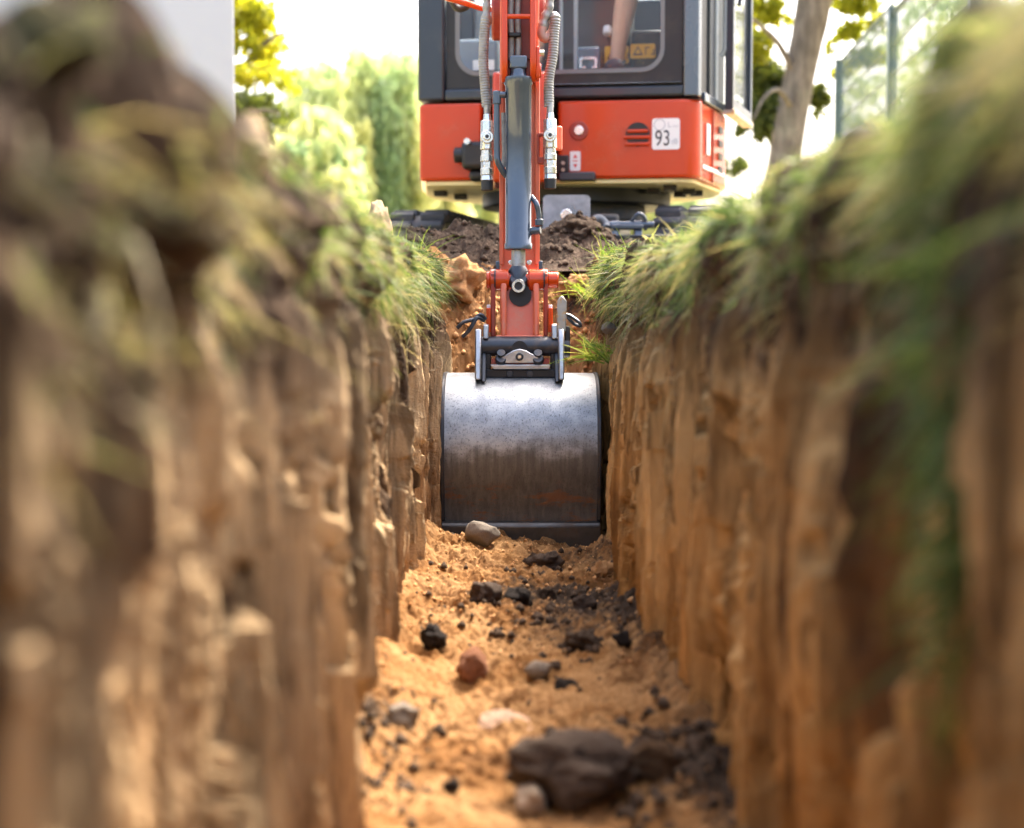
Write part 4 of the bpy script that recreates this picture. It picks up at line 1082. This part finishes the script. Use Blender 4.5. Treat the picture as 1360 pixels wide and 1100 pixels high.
def ribbed(pts, r, name, parent, pitch=.0075, mat='hose'):
    path = bez(pts, 40); out = []; rs = []; acc = 0
    for i, p in enumerate(path):
        if i: acc += (p-path[i-1]).length
        out.append(p); rs.append(r*(1+.09*math.sin(2*math.pi*acc/pitch)))
    return MB().tube(out, rs, 14).build(name, M[mat], parent, angle=80)
yh = 4.90
ribbed([P(647, -160, yh), P(646, -60, yh), P(646.5, 0, yh), P(645.5, 28, yh)], .0125, 'upper_hose', stick, .03)
ribbed([P(647, 30, yh+.03), P(645.5, 25, yh+.005), P(643.5, 42, yh), P(642, 80, yh), P(644, 112, yh), P(646.5, 142, yh)], .0158, 'ribbed_hose', stick, .0085)
ribbed([P(736, -160, yh), P(734, -60, yh), P(730, 4, yh), P(724, 22, yh), P(719.5, 38, yh)], .0135, 'upper_hose', stick, .03)
MB().tube(bez([P(720, 36, yh), P(719.5, 46, yh), P(725, 51, yh+.005), P(733, 43, yh+.01), P(737, 30, yh+.01)], 8), .0148, 14).build('hose_bend', simple('dusty_pink_hose', (.42, .24, .2), .5, 0, .1, 20, .05), stick)
ribbed([P(733, 27, yh+.02), P(737.5, 23, yh-.0), P(736, 45, yh), P(734, 75, yh), P(729, 105, yh), P(729, 142, yh)], .0158, 'ribbed_hose', stick, .0085)
def coupler(px, y0, name='hose_coupling'):
    y = yh-.005
    def seg(a, b, ra, rb=None, n=16, mat='chrome', nm='ferrule', bev=.0015, par=None):
        return MB().tube([P(px, a, y), P(px, b, y)], [ra, ra if rb is None else rb], n).build(nm, M[mat], par, bev)
    root = seg(160+y0, 200+y0, .0215, .0235, 6, nm=name, par=stick, bev=.004)
    seg(140+y0, 152+y0, .011, .0105, 12, 'steel', 'hose_nipple', par=root); seg(151.5+y0, 161+y0, .0115, .014, 6, par=root)
    p = P(px, 182+y0, y-.022)
    MB().cyl(p+Vector((0, .01, 0)), p-Vector((0, .006, 0)), .021, 24).cyl(p-Vector((0, .005, 0)), p-Vector((0, .014, 0)), .012, 20).build('valve_boss', M['chrome'], root, .002)
    MB().cyl(p-Vector((0, .0135, 0)), p-Vector((0, .0145, 0)), .006, 12).build('boss_screw', M['ink'], root)
    seg(200+y0, 207+y0, .019, .019, 20, nm='collar', par=root); seg(206.5+y0, 215+y0, .0215, .0215, 20, nm='collar', par=root)
    seg(215+y0, 224+y0, .0205, .0205, 6, nm='hex_nut', par=root); seg(223.5+y0, 233+y0, .021, .021, 20, nm='collar', par=root)
    seg(233+y0, 240+y0, .019, .021, 20, nm='collar', par=root); seg(240+y0, 253+y0, .0195, .019, 20, 'black', 'dust_cap', par=root)
coupler(647, 0); coupler(730.5, -2)
# red clip on the right flank of the dipper
x1 = P(714, 190, 4.93).x
MB().ring(rrect(x1, x1+.022, P(700, 218, 4.93).z, P(700, 177, 4.93).z, .005), rrect(x1+.004, x1+.017, P(700, 209, 4.93).z, P(700, 181, 4.93).z, .004), 4.92, 4.96).build('hose_clip', M['red_dark'], stick, .002)
MB().cyl(P(742, 168, 4.96), P(742, 200, 4.96), .012, 14).build('side_pipe', M['orange_worn_skylit'], stick, .004)
# orange guard tube and black hose loop at the upper left
gt = MB().tube([P(570, -12, 5.6), P(596, -2, 5.6), P(618, 4, 5.6), P(640, 11, 5.6), P(652, 12, 5.62)], .011, 10).build('guard_tube', M['orange'], boom)
MB().tube(bez([P(598, -6, 5.65), P(604, 8, 5.65), P(612, 12, 5.65), P(622, 6, 5.65), P(622, -6, 5.65)], 6), .013, 10).build('black_hose', M['black'], boom)

# ---- bucket link
yl = 4.84; sl_ = m_per_px(yl)
def lx(px): return P(px, 380, yl).x
def lz(py, Y=yl): return P(690, py, Y).z
lk = MB()
zc_ = lz(372)
lk.cyl((lx(651), yl+.01, zc_), (lx(727.5), yl+.01, zc_), .024, 28)
link = lk.build('bucket_link', M['orange'], EX, .003)
for xa, xb in ((651, 675.5), (702.5, 727.5)): MB().cyl((lx(xa), yl+.004, zc_), (lx(xb), yl+.004, zc_), .035, 28).build('link_boss', M['orange'], link, .003)
for xa, xb, r in ((646, 651.5, .027), (727, 741.5, .026)):
    MB().cyl((lx(xa), yl, zc_), (lx(xb), yl, zc_), r, 24).build('link_pin', M['orange'], link, .004)
for px in (657.5, 722.5): MB().cyl((lx(px-.9), yl, zc_), (lx(px+.9), yl, zc_), .0362, 28).build('shim_ring', M['black'], link)
lp = MB()
for xa, xb in ((652, 658), (722, 727.5)):
    lp.prism([(yl+.035, zc_+.02), (yl-.03, zc_+.02), (yl-.02, lz(447)), (yl+.05, lz(447))], lx(xa), lx(xb), None, 'x')
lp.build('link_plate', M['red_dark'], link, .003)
cb = MB()
ztop, zbot = lz(384), lz(447)
cb.prism([(yl+.0, ztop), (yl+.05, ztop), (yl+.05, zbot), (yl-.02, zbot)], lx(672.5), lx(708.5), None, 'x')
cb.build('link_web', M['orange_worn_skylit'], link, .002)
for xa, xb in ((665, 673), (708, 716)):
    MB().prism([(yl-.03, ztop+.02), (yl+.05, ztop+.02), (yl+.05, zbot), (yl-.045, zbot)], lx(xa), lx(xb), None, 'x').build('link_rib', M['orange_worn_skylit'], link, .006)
MB().box((lx(659), yl-.045, zbot-.006), (lx(721), yl+.03, zbot+.004)).build('link_foot', M['orange_worn_skylit'], link, .003)
hp = P(691, 392, yl-.012)
MB().tube([(hp.x, yl+.004, hp.z), (hp.x, yl-.0125, hp.z)], [.036, .036], 30).build('link_hole', M['black'], link)
for xa, xb in ((646, 652), (728, 734)):
    k = MB().box((lx(xa), yl-.03, lz(442)), (lx(xb), yl+.03, lz(409))).build('pin_collar', M['orange'], link, .003)
    MB().box((lx(xa+.5), yl-.012, lz(412)), (lx(xb-.5), yl+.012, lz(405))).build('collar_bolt', M['white'], k, .002)
for px in (678.5, 703):
    p = P(px, 349, YS-.015); MB().cyl(p, p+Vector((0, -.012, 0)), .0085, 16).build('dipper_bolt', M['chrome'], stick, .002)
for px in (661, 718):
    p = P(px, 352, yl+.01); MB().box((p.x-.006, yl, p.z-.02), (p.x+.006, yl+.03, p.z+.012)).build('link_bolt', M['cyl'], link, .002)

# ---- coupler above the bucket
yk = 4.79
def kx(px): return P(px, 460, yk).x
def kz(py, Y=yk): return P(690, py, Y).z
cp = MB()
zcp = kz(460)
cp.cyl((kx(638), yk, zcp), (kx(746), yk, zcp), .031, 28)
coup = cp.build('quick_coupler', M['gunmetal'], EX, .004)
MB().cyl((kx(690), yk-.028, kz(463)), (kx(690), yk-.036, kz(463)), .0245, 28).build('coupler_recess', M['black'], coup)
gp = MB().prism([(kx(662), kz(482)), (kx(719), kz(482)), (kx(717), kz(475)), (kx(703), kz(468)), (kx(698), kz(465)), (kx(690), kz(463)), (kx(682), kz(465)), (kx(677), kz(468)), (kx(664), kz(475))], yk-.046, yk-.02, None, 'y').build('coupler_plate', M['steel'], coup, .003)
p = P(690, 474, yk-.046)
MB().cyl(p, p-Vector((0, .008, 0)), .0125, 20).build('plate_bolt', M['gunmetal'], gp, .002); MB().cyl(p-Vector((0, .007, 0)), p-Vector((0, .009, 0)), .006, 6).build('bolt_socket', M['chrome'], gp)
for px in (665.5, 714.5):
    p = P(px, 470, yk-.04); k = MB().tube([p+Vector((0, .02, -.018)), p+Vector((0, .0, -.018)), p+Vector((0, -.006, -.014))], [.019, .019, .015], 20).build('bolt_head', M['gunmetal'], coup, .003)
    MB().cyl(p+Vector((0, -.0, .001)), p+Vector((0, -.004, .004)), .014, 16).build('bolt_cap', M['gunmetal'], k, .002)
MB().prism([(kx(651), kz(484)), (kx(731), kz(484)), (kx(729), kz(490)), (kx(656), kz(490))], yk-.05, yk+.02, None, 'y').build('coupler_ledge', M['steel'], coup, .002)
MB().box((kx(653), yk-.03, kz(483.5)), (kx(729), yk+.02, kz(476))).build('coupler_back', M['red_dark'], coup)
MB().box((kx(643), yk-.04, kz(501)), (kx(741), yk+.06, kz(490.5))).box((kx(641), yk-.02, kz(501)), (kx(652), yk+.06, kz(470))).box((kx(731), yk-.02, kz(501)), (kx(741), yk+.06, kz(470))).build('coupler_base', M['black'], coup, .003)
for px in (677, 703.5):
    p = P(px, 496.5, yk-.04); MB().cyl(p, p-Vector((0, .006, 0)), .011, 16).build('base_bolt', M['gunmetal'], coup, .002)
for xa, xb, dk in ((631.5, 639.5, 0), (741, 748.5, 0)):
    MB().prism([(yk-.10, kz(503)), (yk+.10, kz(503)), (yk+.08, kz(446)), (yk+.03, kz(437)), (yk-.045, kz(437)), (yk-.07, kz(458))], kx(xa), kx(xb), None, 'x').build('hanger_plate', M['steel'], coup, .004)
for xa, xb in ((642, 649), (732.5, 740)):
    MB().prism([(yk+.06, kz(450)), (yk-.03, kz(450)), (yk-.025, kz(432)), (yk+.04, kz(430))], kx(xa), kx(xb), None, 'x').build('inner_plate', M['steel'], coup, .003)
MB().cyl((kx(748), yk, kz(462)), (kx(757), yk, kz(462)), .03, 24).box((kx(750), yk-.02, kz(455)), (kx(757), yk+.02, kz(433))).build('lock_housing', M['gunmetal'], coup, .004)
MB().prism([(kx(739), kz(440)), (kx(739.5), kz(400)), (kx(744), kz(393.5)), (kx(747), kz(393.5)), (kx(752), kz(400)), (kx(751.5), kz(440))], yk-.03, yk-.012, None, 'y').build('lock_lever', M['rust'], coup, .003)
w = MB().tube(bez([P(645, 424, yk), P(638, 418, yk-.01), P(630, 424, yk-.01), P(616, 428, yk-.02), P(607, 436, yk-.02)], 6), .0062, 10)
w.tube(bez([P(643, 426, yk), P(634, 422, yk-.015), P(628, 431, yk-.02), P(622, 440, yk-.02), P(614, 448, yk-.02)], 6), .0062, 10)
w.build('spring_clip', M['gunmetal'], coup)
MB().tube(bez([P(752, 418, yk), P(758, 420, yk), P(769, 428, yk-.01), P(771, 433, yk-.01), P(764, 431, yk), P(756, 424, yk), P(750, 416, yk+.01)], 6), .0055, 10).build('spring_clip', M['gunmetal'], coup)

# ---- bucket
bxl, bxr = P(584.5, 600, 4.6).x, P(799, 600, 4.6).x
bp = [(5.02, -.362), (4.90, -.359), (4.82, -.3585), (4.755, -.368), (4.70, -.39), (4.655, -.425), (4.625, -.47), (4.608, -.52), (4.60, -.57), (4.60, -.62), (4.608, -.67), (4.622, -.72), (4.634, -.765), (4.64, -.805)]
bpc = [tuple(v)[1:] for v in bez([(0, y, z) for y, z in bp], 4)]
inn = [(y+.016 if z > -.9 else y, z-.012 if y > 4.75 and z > -.5 else z+.004) for y, z in bpc]
vs = []; nB = len(bpc)
for x in (bxl+.012, bxr-.012): vs += [(x, y, z) for y, z in bpc] + [(x, y+.012, z+(-.012 if z > -.45 else .004)) for y, z in bpc]
fs = []
for i in range(nB-1):
    fs += [(i, i+1, 2*nB+i+1, 2*nB+i), (nB+i, 3*nB+i, 3*nB+i+1, nB+i+1)]
for off in (0, 2*nB): fs += [(off+i, off+nB+i, off+nB+i+1, off+i+1) for i in range(nB-1)]
fs += [(0, 2*nB, 3*nB, nB), (nB-1, 2*nB-1, 4*nB-1, 3*nB-1)]
bk = MB(); bk.add(vs, fs)
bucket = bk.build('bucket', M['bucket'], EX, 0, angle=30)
outer = [(y-.010, z+.004) for y, z in bpc]
for x0, x1 in ((bxl, bxl+.0125), (bxr-.0125, bxr)):
    pts = outer + [(4.78, -.87), (5.04, -.84), (5.10, -.6), (5.06, -.37)]
    MB().prism(pts, x0, x1, None, 'x').build('side_plate', M['gunmetal'], bucket, .003)
wz0, wz1 = P(690, 694, 4.6).z, P(690, 730, 4.6).z
MB().prism([(4.70, wz0-.004), (4.607, wz0), (4.596, wz0-.012), (4.602, wz1-.01), (4.63, wz1-.03), (4.78, wz1-.02), (4.78, wz0-.02)], bxl+.002, bxr-.002, None, 'x').build('wear_edge', simple('worn_dark_steel', (.10, .095, .09), .4, .7, .3, 40, .15, dirt=(.12, .07, .04), dirt_amt=.7, dirt_scale=14), bucket, .004, 2)
for xx in (kx(640), kx(736)):
    MB().prism([(4.70, -.38), (4.95, -.36), (4.93, -.27), (4.80, -.25)], xx, xx+.014, None, 'x').build('bucket_ear', M['gunmetal'], bucket, .004)

# ------------------------------------------------------------------ person sitting in the cab
def hp_(u, v, z): return MH @ Vector((u, v, z))
fu, fz = H(817, 84, .33)
ku, kz_ = H(838, -38, .36)
per = empty('person', hp_(sx, .7, zfl+.52), 'person sitting in the cab with one bare lower leg and a grey shoe showing', 'person')
def skin_body(name, nodes, edges, mat, parent, sub=2):
    off = parent_world(parent)
    me = bpy.data.meshes.new(name); me.from_pydata([tuple(Vector(p)-off) for p, r in nodes], edges, [])
    o = bpy.data.objects.new(name, me); COL.objects.link(o); o.parent = parent
    bm = bmesh.new(); bm.from_mesh(me); sl2 = bm.verts.layers.skin.verify()
    for i, v in enumerate(bm.verts):
        r = nodes[i][1]; v[sl2].radius = r if isinstance(r, tuple) else (r, r); v[sl2].use_root = (i == 0)
    bm.to_mesh(me); bm.free()
    sk = o.modifiers.new('skin', 'SKIN'); sk.use_smooth_shade = True
    sb_ = o.modifiers.new('subsurf', 'SUBSURF'); sb_.levels = sub; sb_.render_levels = sub
    me.materials.append(mat); return o
zs = zfl+.60
pel = (sx, .80, zs)
N = []; E = []
def nadd(u, v, z, r, par=None):
    N.append((hp_(u, v, z), r)); i = len(N)-1
    if par is not None: E.append((par, i))
    return i
p0 = nadd(*pel, (.15, .12)); p1 = nadd(sx, .83, zs+.18, (.13, .10), p0); p2 = nadd(sx, .84, zs+.38, (.16, .11), p1); p3 = nadd(sx, .84, zs+.50, (.07, .07), p2)
p4 = nadd(sx, .82, zs+.58, (.055, .055), p3); p5 = nadd(sx, .80, zs+.70, (.085, .095), p4); p6 = nadd(sx, .80, zs+.80, (.07, .08), p5)
for sg in (-1, 1):
    kneeu = ku if sg > 0 else sx-.16; footu = fu if sg > 0 else sx-.2
    h1 = nadd(sx+sg*.10, .74, zs-.01, .085, p0); h2 = nadd((sx+sg*.1+kneeu)/2, .58, zs+.01, .08, h1); k1 = nadd(kneeu, .38, kz_, .062, h2)
    c1 = nadd(kneeu*.62+footu*.38, .40, kz_*.66+fz*.34, .058, k1); a1 = nadd(footu+.004, .40, fz+.055, .036, c1); a2 = nadd(footu, .39, fz-.01, .038, a1)
    s1 = nadd(sx+sg*.19, .84, zs+.44, .06, p2); e1 = nadd(sx+sg*.27, .74, zs+.2, .045, s1); w1 = nadd(sx+sg*.27, .50, zs+.2, .03, e1); hnd = nadd(sx+sg*.27, .44, zs+.2, (.038, .02), w1)
    for q in range(4):
        f1 = nadd(sx+sg*.27-.027+.018*q, .39, zs+.205, .009, hnd); nadd(sx+sg*.27-.027+.018*q, .375, zs+.18, .008, f1)
    t1 = nadd(sx+sg*.27-sg*.035, .42, zs+.19, .010, hnd)
skin_body('body', N, E, M['skin'], per)
shoe = skin_body('shoe', [(hp_(fu, .42, fz-.02), (.045, .04)), (hp_(fu, .34, fz-.016), (.052, .05)), (hp_(fu-.01, .26, fz-.03), (.05, .036)), (hp_(fu, .40, fz+.03), (.05, .05))], [(0, 1), (1, 2), (0, 3)], M['shoe'], per)
skin_body('shoe', [(hp_(sx-.2, .42, fz-.02), (.045, .04)), (hp_(sx-.2, .34, fz-.032), (.046, .034)), (hp_(sx-.205, .26, fz-.04), (.044, .026)), (hp_(sx-.2, .41, fz+.01), (.042, .042))], [(0, 1), (1, 2), (0, 3)], M['shoe'], per)
skin_body('shirt', [(hp_(sx, .81, zs), (.165, .135)), (hp_(sx, .83, zs+.18), (.15, .12)), (hp_(sx, .84, zs+.38), (.18, .13)), (hp_(sx, .84, zs+.47), (.10, .09)), (hp_(sx-.19, .84, zs+.44), (.075, .075)), (hp_(sx-.25, .77, zs+.28), (.065, .065)), (hp_(sx+.19, .84, zs+.44), (.075, .075)), (hp_(sx+.25, .77, zs+.28), (.065, .065))], [(0, 1), (1, 2), (2, 3), (2, 4), (4, 5), (2, 6), (6, 7)], M['shirt'], per)
skin_body('shorts', [(hp_(sx, .80, zs), (.17, .13)), (hp_(sx-.10, .72, zs), (.105, .105)), (hp_(sx-.14, .52, zs+.01), (.095, .09)), (hp_(sx+.10, .72, zs), (.105, .105)), (hp_((sx+.1+ku)/2+.01, .54, zs+.01), (.095, .09))], [(0, 1), (1, 2), (0, 3), (3, 4)], M['shorts'], per)
skin_body('hair', [(hp_(sx, .835, zs+.74), (.09, .085)), (hp_(sx, .815, zs+.82), (.082, .085))], [(0, 1)], M['hair'], per)

# ------------------------------------------------------------------ white building on the left
e = P(312, 150, 9.0)
ba = R(14); MBl = Matrix.Translation((e.x, 9.0, 0)) @ Matrix.Rotation(ba, 4, 'Z')
wb = empty('white_building', (e.x-2.5, 10.5, 0), 'plain white rendered building behind the left trench bank', 'building')
MB().box((-7, 0, -.05), (0, 5, 3.4), MBl).build('wall', M['plaster'], wb, .01)
MB().box((-7.2, -.2, 3.402), (.2, 5.2, 3.6), MBl).build('roof', M['grey_trim'], wb, .01)
MB().box((-7.01, -.012, -.06), (.012, 5.012, .25), MBl).build('plinth', M['cab_grey'], wb, .005)

# ------------------------------------------------------------------ fence on the right
fp = [P(1113, 200, 13.0), P(1183, 200, 10.6), P(1292, 200, 8.15), Vector((2.36, 5.75, 0))]
tops = [P(1113, 81, 13.0).z, P(1183, 11, 10.6).z, P(1183, 11, 10.6).z+.03, P(1183, 11, 10.6).z+.03]
fe = empty('mesh_fence', (2.6, 10.6, 0), 'green grey steel mesh fence with square posts behind the right bank', 'fence')
for q, tp in zip(fp, tops):
    po = MB().box((q.x-.032, q.y-.03, -.1), (q.x+.032, q.y+.03, tp)).build('post', M['fence'], fe, .004)
    MB().box((q.x-.036, q.y-.034, tp), (q.x+.036, q.y+.034, tp+.012)).build('post_cap', M['fence'], po, .003)
for k in range(3):
    a, b = Vector((fp[k].x, fp[k].y, 0)), Vector((fp[k+1].x, fp[k+1].y, 0)); d = (b-a); L = d.length; d.normalize()
    top = tops[k]-.03 if k == 0 else tops[k+1]-.10
    top = (tops[0]-.02) if k == 0 else tops[1]-.03
    wm = MB(); nn = int((L-.1)/.05)
    for i in range(nn+1):
        q = a + d*(.05+.05*i); wm.tube([(q.x, q.y, .03), (q.x, q.y, top)], .0033, 5)
    wm.build('mesh_wires', M['fence'], fe, kind='stuff')
    for z in np.arange(.1, top, .2):
        for dy in (-.006, .006):
            pass
        MB().tube([(a+d*.03+Vector((.008, 0, z))), (b-d*.03+Vector((.008, 0, z)))], .0035, 6).tube([(a+d*.03+Vector((-.008, 0, z))), (b-d*.03+Vector((-.008, 0, z)))], .0035, 6).build('cross_wire', M['fence'], fe)
    MB().tube([(a+d*.03+Vector((0, 0, top))), (b-d*.03+Vector((0, 0, top)))], .012, 8).build('top_wire', M['fence'], fe)

# ------------------------------------------------------------------ trees
def leaf_cloud(name, centers, radii, n, size, mat, parent, tint=(0, 1), hang=0.0, seed=0):
    """n leaf faces spread through ellipsoid clumps, denser towards their rims"""
    r2 = np.random.default_rng(seed)
    C = np.array(centers); Rr = np.array(radii)
    w = Rr.prod(1)**.67; k = r2.choice(len(C), n, p=w/w.sum())
    dirs = r2.normal(size=(n, 3)); dirs /= np.linalg.norm(dirs, axis=1, keepdims=True)
    rad = r2.random(n)**.45
    pos = C[k] + dirs*rad[:, None]*Rr[k]
    # leave gaps
    keep = (vn(pos[:, 0]*.6/size, pos[:, 2]*.6/size+pos[:, 1]*.8, 3) > .36)
    pos = pos[keep]; n = len(pos); kk = k[keep]
    ax1 = r2.normal(size=(n, 3)); ax1[:, 2] -= .6+hang*3; ax1 /= np.linalg.norm(ax1, axis=1, keepdims=True)
    ax2 = np.cross(ax1, r2.normal(size=(n, 3))); ax2 /= np.linalg.norm(ax2, axis=1, keepdims=True)
    L = size*r2.uniform(.6, 1.3, n)[:, None]; W = L*.42*(1 if not hang else .45)
    v = np.stack([pos, pos+ax1*L*.45+ax2*W, pos+ax1*L, pos+ax1*L*.45-ax2*W], 1)
    t = np.clip(r2.random(n)*.55 + .45*_T[2][kk % 256, 7] , 0, 1)*(tint[1]-tint[0])+tint[0]
    f = np.arange(n*4).reshape(n, 4)
    return np_mesh(name, v.reshape(-1, 3), f, mat, parent, smooth=False, attrs={'tint': np.repeat(t, 4)})

def limb(mb, pts, rs, seed=0):
    path = bez(pts, 6); m = len(path)
    rr = [float(np.interp(i/(m-1), np.linspace(0, 1, len(rs)), rs))*(1+.06*mnoise.noise(Vector((i*.7, seed, 0)))) for i in range(m)]
    mb.tube(path, rr, 14)

# right tree: leaning trunk, forked at the top of the picture
TY = 14.4
rt_ = empty('leaning_tree', tuple(P(1038, 215, TY).xy) + (0,), 'leaning grey brown tree trunk with olive foliage right of the cab', 'tree')
tb = MB()
q = lambda px, py, Y=TY: P(px, py, Y)
base = q(1028, 290); base.z = -.05
limb(tb, [base, q(1042, 215), q(1062, 100), q(1080, 10), q(1086, -60)], [.20, .155, .145, .165, .17])
tb.build('trunk', M['bark'], rt_)
for nm, pts, rs in (('limb', [q(1084, -20), q(1100, -120), q(1130, -280), q(1200, -480)], [.12, .1, .07, .03]),
                    ('limb', [q(1086, -30), q(1072, -160), q(1040, -330), q(1000, -520)], [.12, .09, .06, .03]),
                    ('limb', [q(1088, 10), q(1112, -30), q(1170, -120), q(1260, -200)], [.09, .075, .05, .02]),
                    ('branch', [q(1060, 110), q(1035, 60, 14.2), q(1005, 30, 13.9), q(975, 10, 13.6)], [.035, .028, .018, .008]),
                    ('branch', [q(1055, 150), q(1035, 120, 14.0), q(1015, 130, 13.8), q(1000, 160, 13.7)], [.03, .022, .014, .006])):
    m = MB(); limb(m, pts, rs); m.build(nm, M['bark'], rt_)
def clumps(lst, Y, dY=.5): return [tuple(P(a, b, Y+random.uniform(-dY, dY))) for a, b, *_ in lst], [(r*m_per_px(Y), r*m_per_px(Y)*1.1, (rz)*m_per_px(Y)) for _, _, r, rz in lst]
c_, r_ = clumps([(1012, 130, 40, 36), (1006, 100, 30, 26), (1030, 155, 28, 28), (1000, 160, 22, 24), (1036, 118, 24, 26), (1015, 105, 22, 22), (1078, 140, 16, 18), (1088, 128, 12, 14), (995, 120, 20, 30), (972, 220, 16, 12)], TY+.6)
leaf_cloud('foliage', c_, r_, 7500, .08, M['leaf_dark'], rt_, (0, .95), seed=5)
c_, r_ = clumps([(1000, 60, 26, 22), (1010, 12, 34, 16), (1035, 15, 22, 16), (990, 90, 18, 14), (1130, 40, 22, 12), (1150, 75, 26, 12), (1120, 95, 14, 8), (1165, 20, 20, 16), (1140, 5, 30, 10), (985, 30, 16, 20), (1102, 108, 10, 8), (1108, 60, 10, 10)], TY+.4)
leaf_cloud('foliage', c_, r_, 2600, .085, M['leaf_yellow'], rt_, (.1, .8), seed=6)
c_, r_ = clumps([(1020, -60, 60, 30), (1150, -60, 80, 30), (1080, -140, 140, 80), (1000, -200, 120, 80), (1190, -180, 120, 80)], TY+.4)
leaf_cloud('foliage', c_, r_, 6000, .085, M['leaf_yellow'], rt_, (.1, .8), seed=16)

pt = empty('pale_tree', (P(1250, 300, 27).x, 27, 0), 'hazy pale tree seen through the mesh fence', 'tree')
m = MB(); limb(m, [(pt.location.x, 27, -.05), (pt.location.x+.1, 27, 2), (pt.location.x, 27, 4.2)], [.2, .16, .08]); m.build('trunk', M['bark'], pt)
c_, r_ = clumps([(1150, 120, 30, 26), (1180, 70, 40, 36), (1210, 110, 40, 36), (1250, 40, 60, 40), (1300, 20, 60, 50), (1240, -20, 70, 40), (1140, 155, 30, 20), (1200, 160, 60, 30)], 27)
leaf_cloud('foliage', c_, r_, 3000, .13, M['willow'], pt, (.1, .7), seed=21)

# left tree, behind the white building
LY = 16.0
lt = empty('maple_tree', (P(250, 300, LY).x, LY, 0), 'tree with bright yellow green leaves behind the white building', 'tree')
m = MB(); bx_ = P(255, 300, LY).x
limb(m, [(bx_, LY, -.05), (bx_+.05, LY, 1.2), (bx_-.02, LY, 2.4), (bx_, LY+.1, 4)], [.18, .15, .13, .07]); m.build('trunk', M['bark'], lt)
m = MB(); limb(m, [(bx_, LY, 1.7), P(300, 120, LY), P(350, 60, LY-.2), P(385, 40, LY-.3)], [.07, .05, .03, .01]); m.build('branch', M['bark'], lt)
m = MB(); limb(m, [(bx_, LY, 1.4), P(300, 190, LY), P(340, 150, LY), P(372, 150, LY-.3)], [.07, .05, .03, .01]); m.build('branch', M['bark'], lt)
c_, r_ = clumps([(330, 30, 34, 28), (350, 70, 34, 34), (330, 95, 32, 24), (365, 95, 26, 20), (378, 108, 18, 14), (345, 15, 26, 20), (320, 60, 30, 50), (260, 20, 90, 60), (230, -80, 130, 80), (300, -60, 70, 40)], LY-.4)
leaf_cloud('foliage', c_, r_, 6500, .11, M['leaf_yellow'], lt, (.25, 1), seed=8)
c_, r_ = clumps([(335, 150, 34, 22), (362, 140, 24, 18), (375, 160, 16, 16), (320, 135, 24, 20), (345, 170, 40, 22), (250, 160, 80, 40)], LY+.5)
leaf_cloud('foliage', c_, r_, 3600, .10, M['leaf_dark'], lt, (0, .5), seed=9)

# willows far behind, their branches hanging in curtains
def willow(px, top, half, Y, label, seed, n=420):
    r2 = np.random.default_rng(seed)
    s = m_per_px(Y); x0 = P(px, 400, Y).x; H_ = P(px, top, Y).z; W = half*s
    t = empty('willow_tree', (x0, Y, 0), label, 'tree', 'weeping willows behind the excavator')
    m = MB(); limb(m, [(x0, Y, -.05), (x0+.1, Y, H_*.3), (x0, Y, H_*.55), (x0+.2, Y, H_*.85)], [.35, .28, .22, .08]); m.build('trunk', M['bark'], t)
    # strands: start on a dome, hang nearly to the ground
    nl = max(12, n//13); la = r2.uniform(0, 6.283, nl); lr = np.sqrt(r2.random(nl)); lh = r2.uniform(.80, 1.04, nl); lhue = np.clip(r2.normal(.56, .32, nl), 0, 1)
    ii = r2.integers(0, nl, n); a = la[ii]; rr = lr[ii]
    sx_ = x0 + W*rr*np.cos(a) + r2.normal(size=n)*.16; sy_ = Y + W*.8*rr*np.sin(a) + r2.normal(size=n)*.16
    sz = H_*(1-.34*rr**3)*lh[ii]*(.95+.06*r2.random(n))
    ln = np.maximum(sz*r2.uniform(.45, .98, n), .4)
    per_ = 46
    k = np.repeat(np.arange(n), per_); u = np.tile(np.linspace(0, 1, per_), n) + r2.normal(size=n*per_)*.02
    px_ = sx_[k] + (sx_[k]-x0)*.12*u + r2.normal(size=len(k))*.06*(.4+u); py_ = sy_[k] + (sy_[k]-Y)*.12*u + r2.normal(size=len(k))*.09
    pz_ = sz[k] - ln[k]*u + .25*np.sin(np.clip(u, 0, .25)*12.5)*.6
    pos = np.stack([px_, py_, np.maximum(pz_, .02)], -1)
    ax = r2.normal(size=(len(k), 3))*.35; ax[:, 2] -= 1; ax /= np.linalg.norm(ax, axis=1, keepdims=True)
    a2 = np.cross(ax, r2.normal(size=(len(k), 3))); a2 /= np.linalg.norm(a2, axis=1, keepdims=True)
    L = r2.uniform(.22, .42, len(k))[:, None]; Wd = .05
    v = np.stack([pos, pos+ax*L*.4+a2*Wd, pos+ax*L, pos+ax*L*.4-a2*Wd], 1)
    hue = np.repeat(lhue[ii], per_)
    tint = np.clip(hue + .12*(vn(px_*.8, pz_*.7, seed) - .5)*2 + r2.normal(size=len(k))*.06, 0, 1)
    np_mesh('foliage', v.reshape(-1, 3), np.arange(len(k)*4).reshape(-1, 4), M['willow'], t, smooth=False, attrs={'tint': np.repeat(tint, 4)})
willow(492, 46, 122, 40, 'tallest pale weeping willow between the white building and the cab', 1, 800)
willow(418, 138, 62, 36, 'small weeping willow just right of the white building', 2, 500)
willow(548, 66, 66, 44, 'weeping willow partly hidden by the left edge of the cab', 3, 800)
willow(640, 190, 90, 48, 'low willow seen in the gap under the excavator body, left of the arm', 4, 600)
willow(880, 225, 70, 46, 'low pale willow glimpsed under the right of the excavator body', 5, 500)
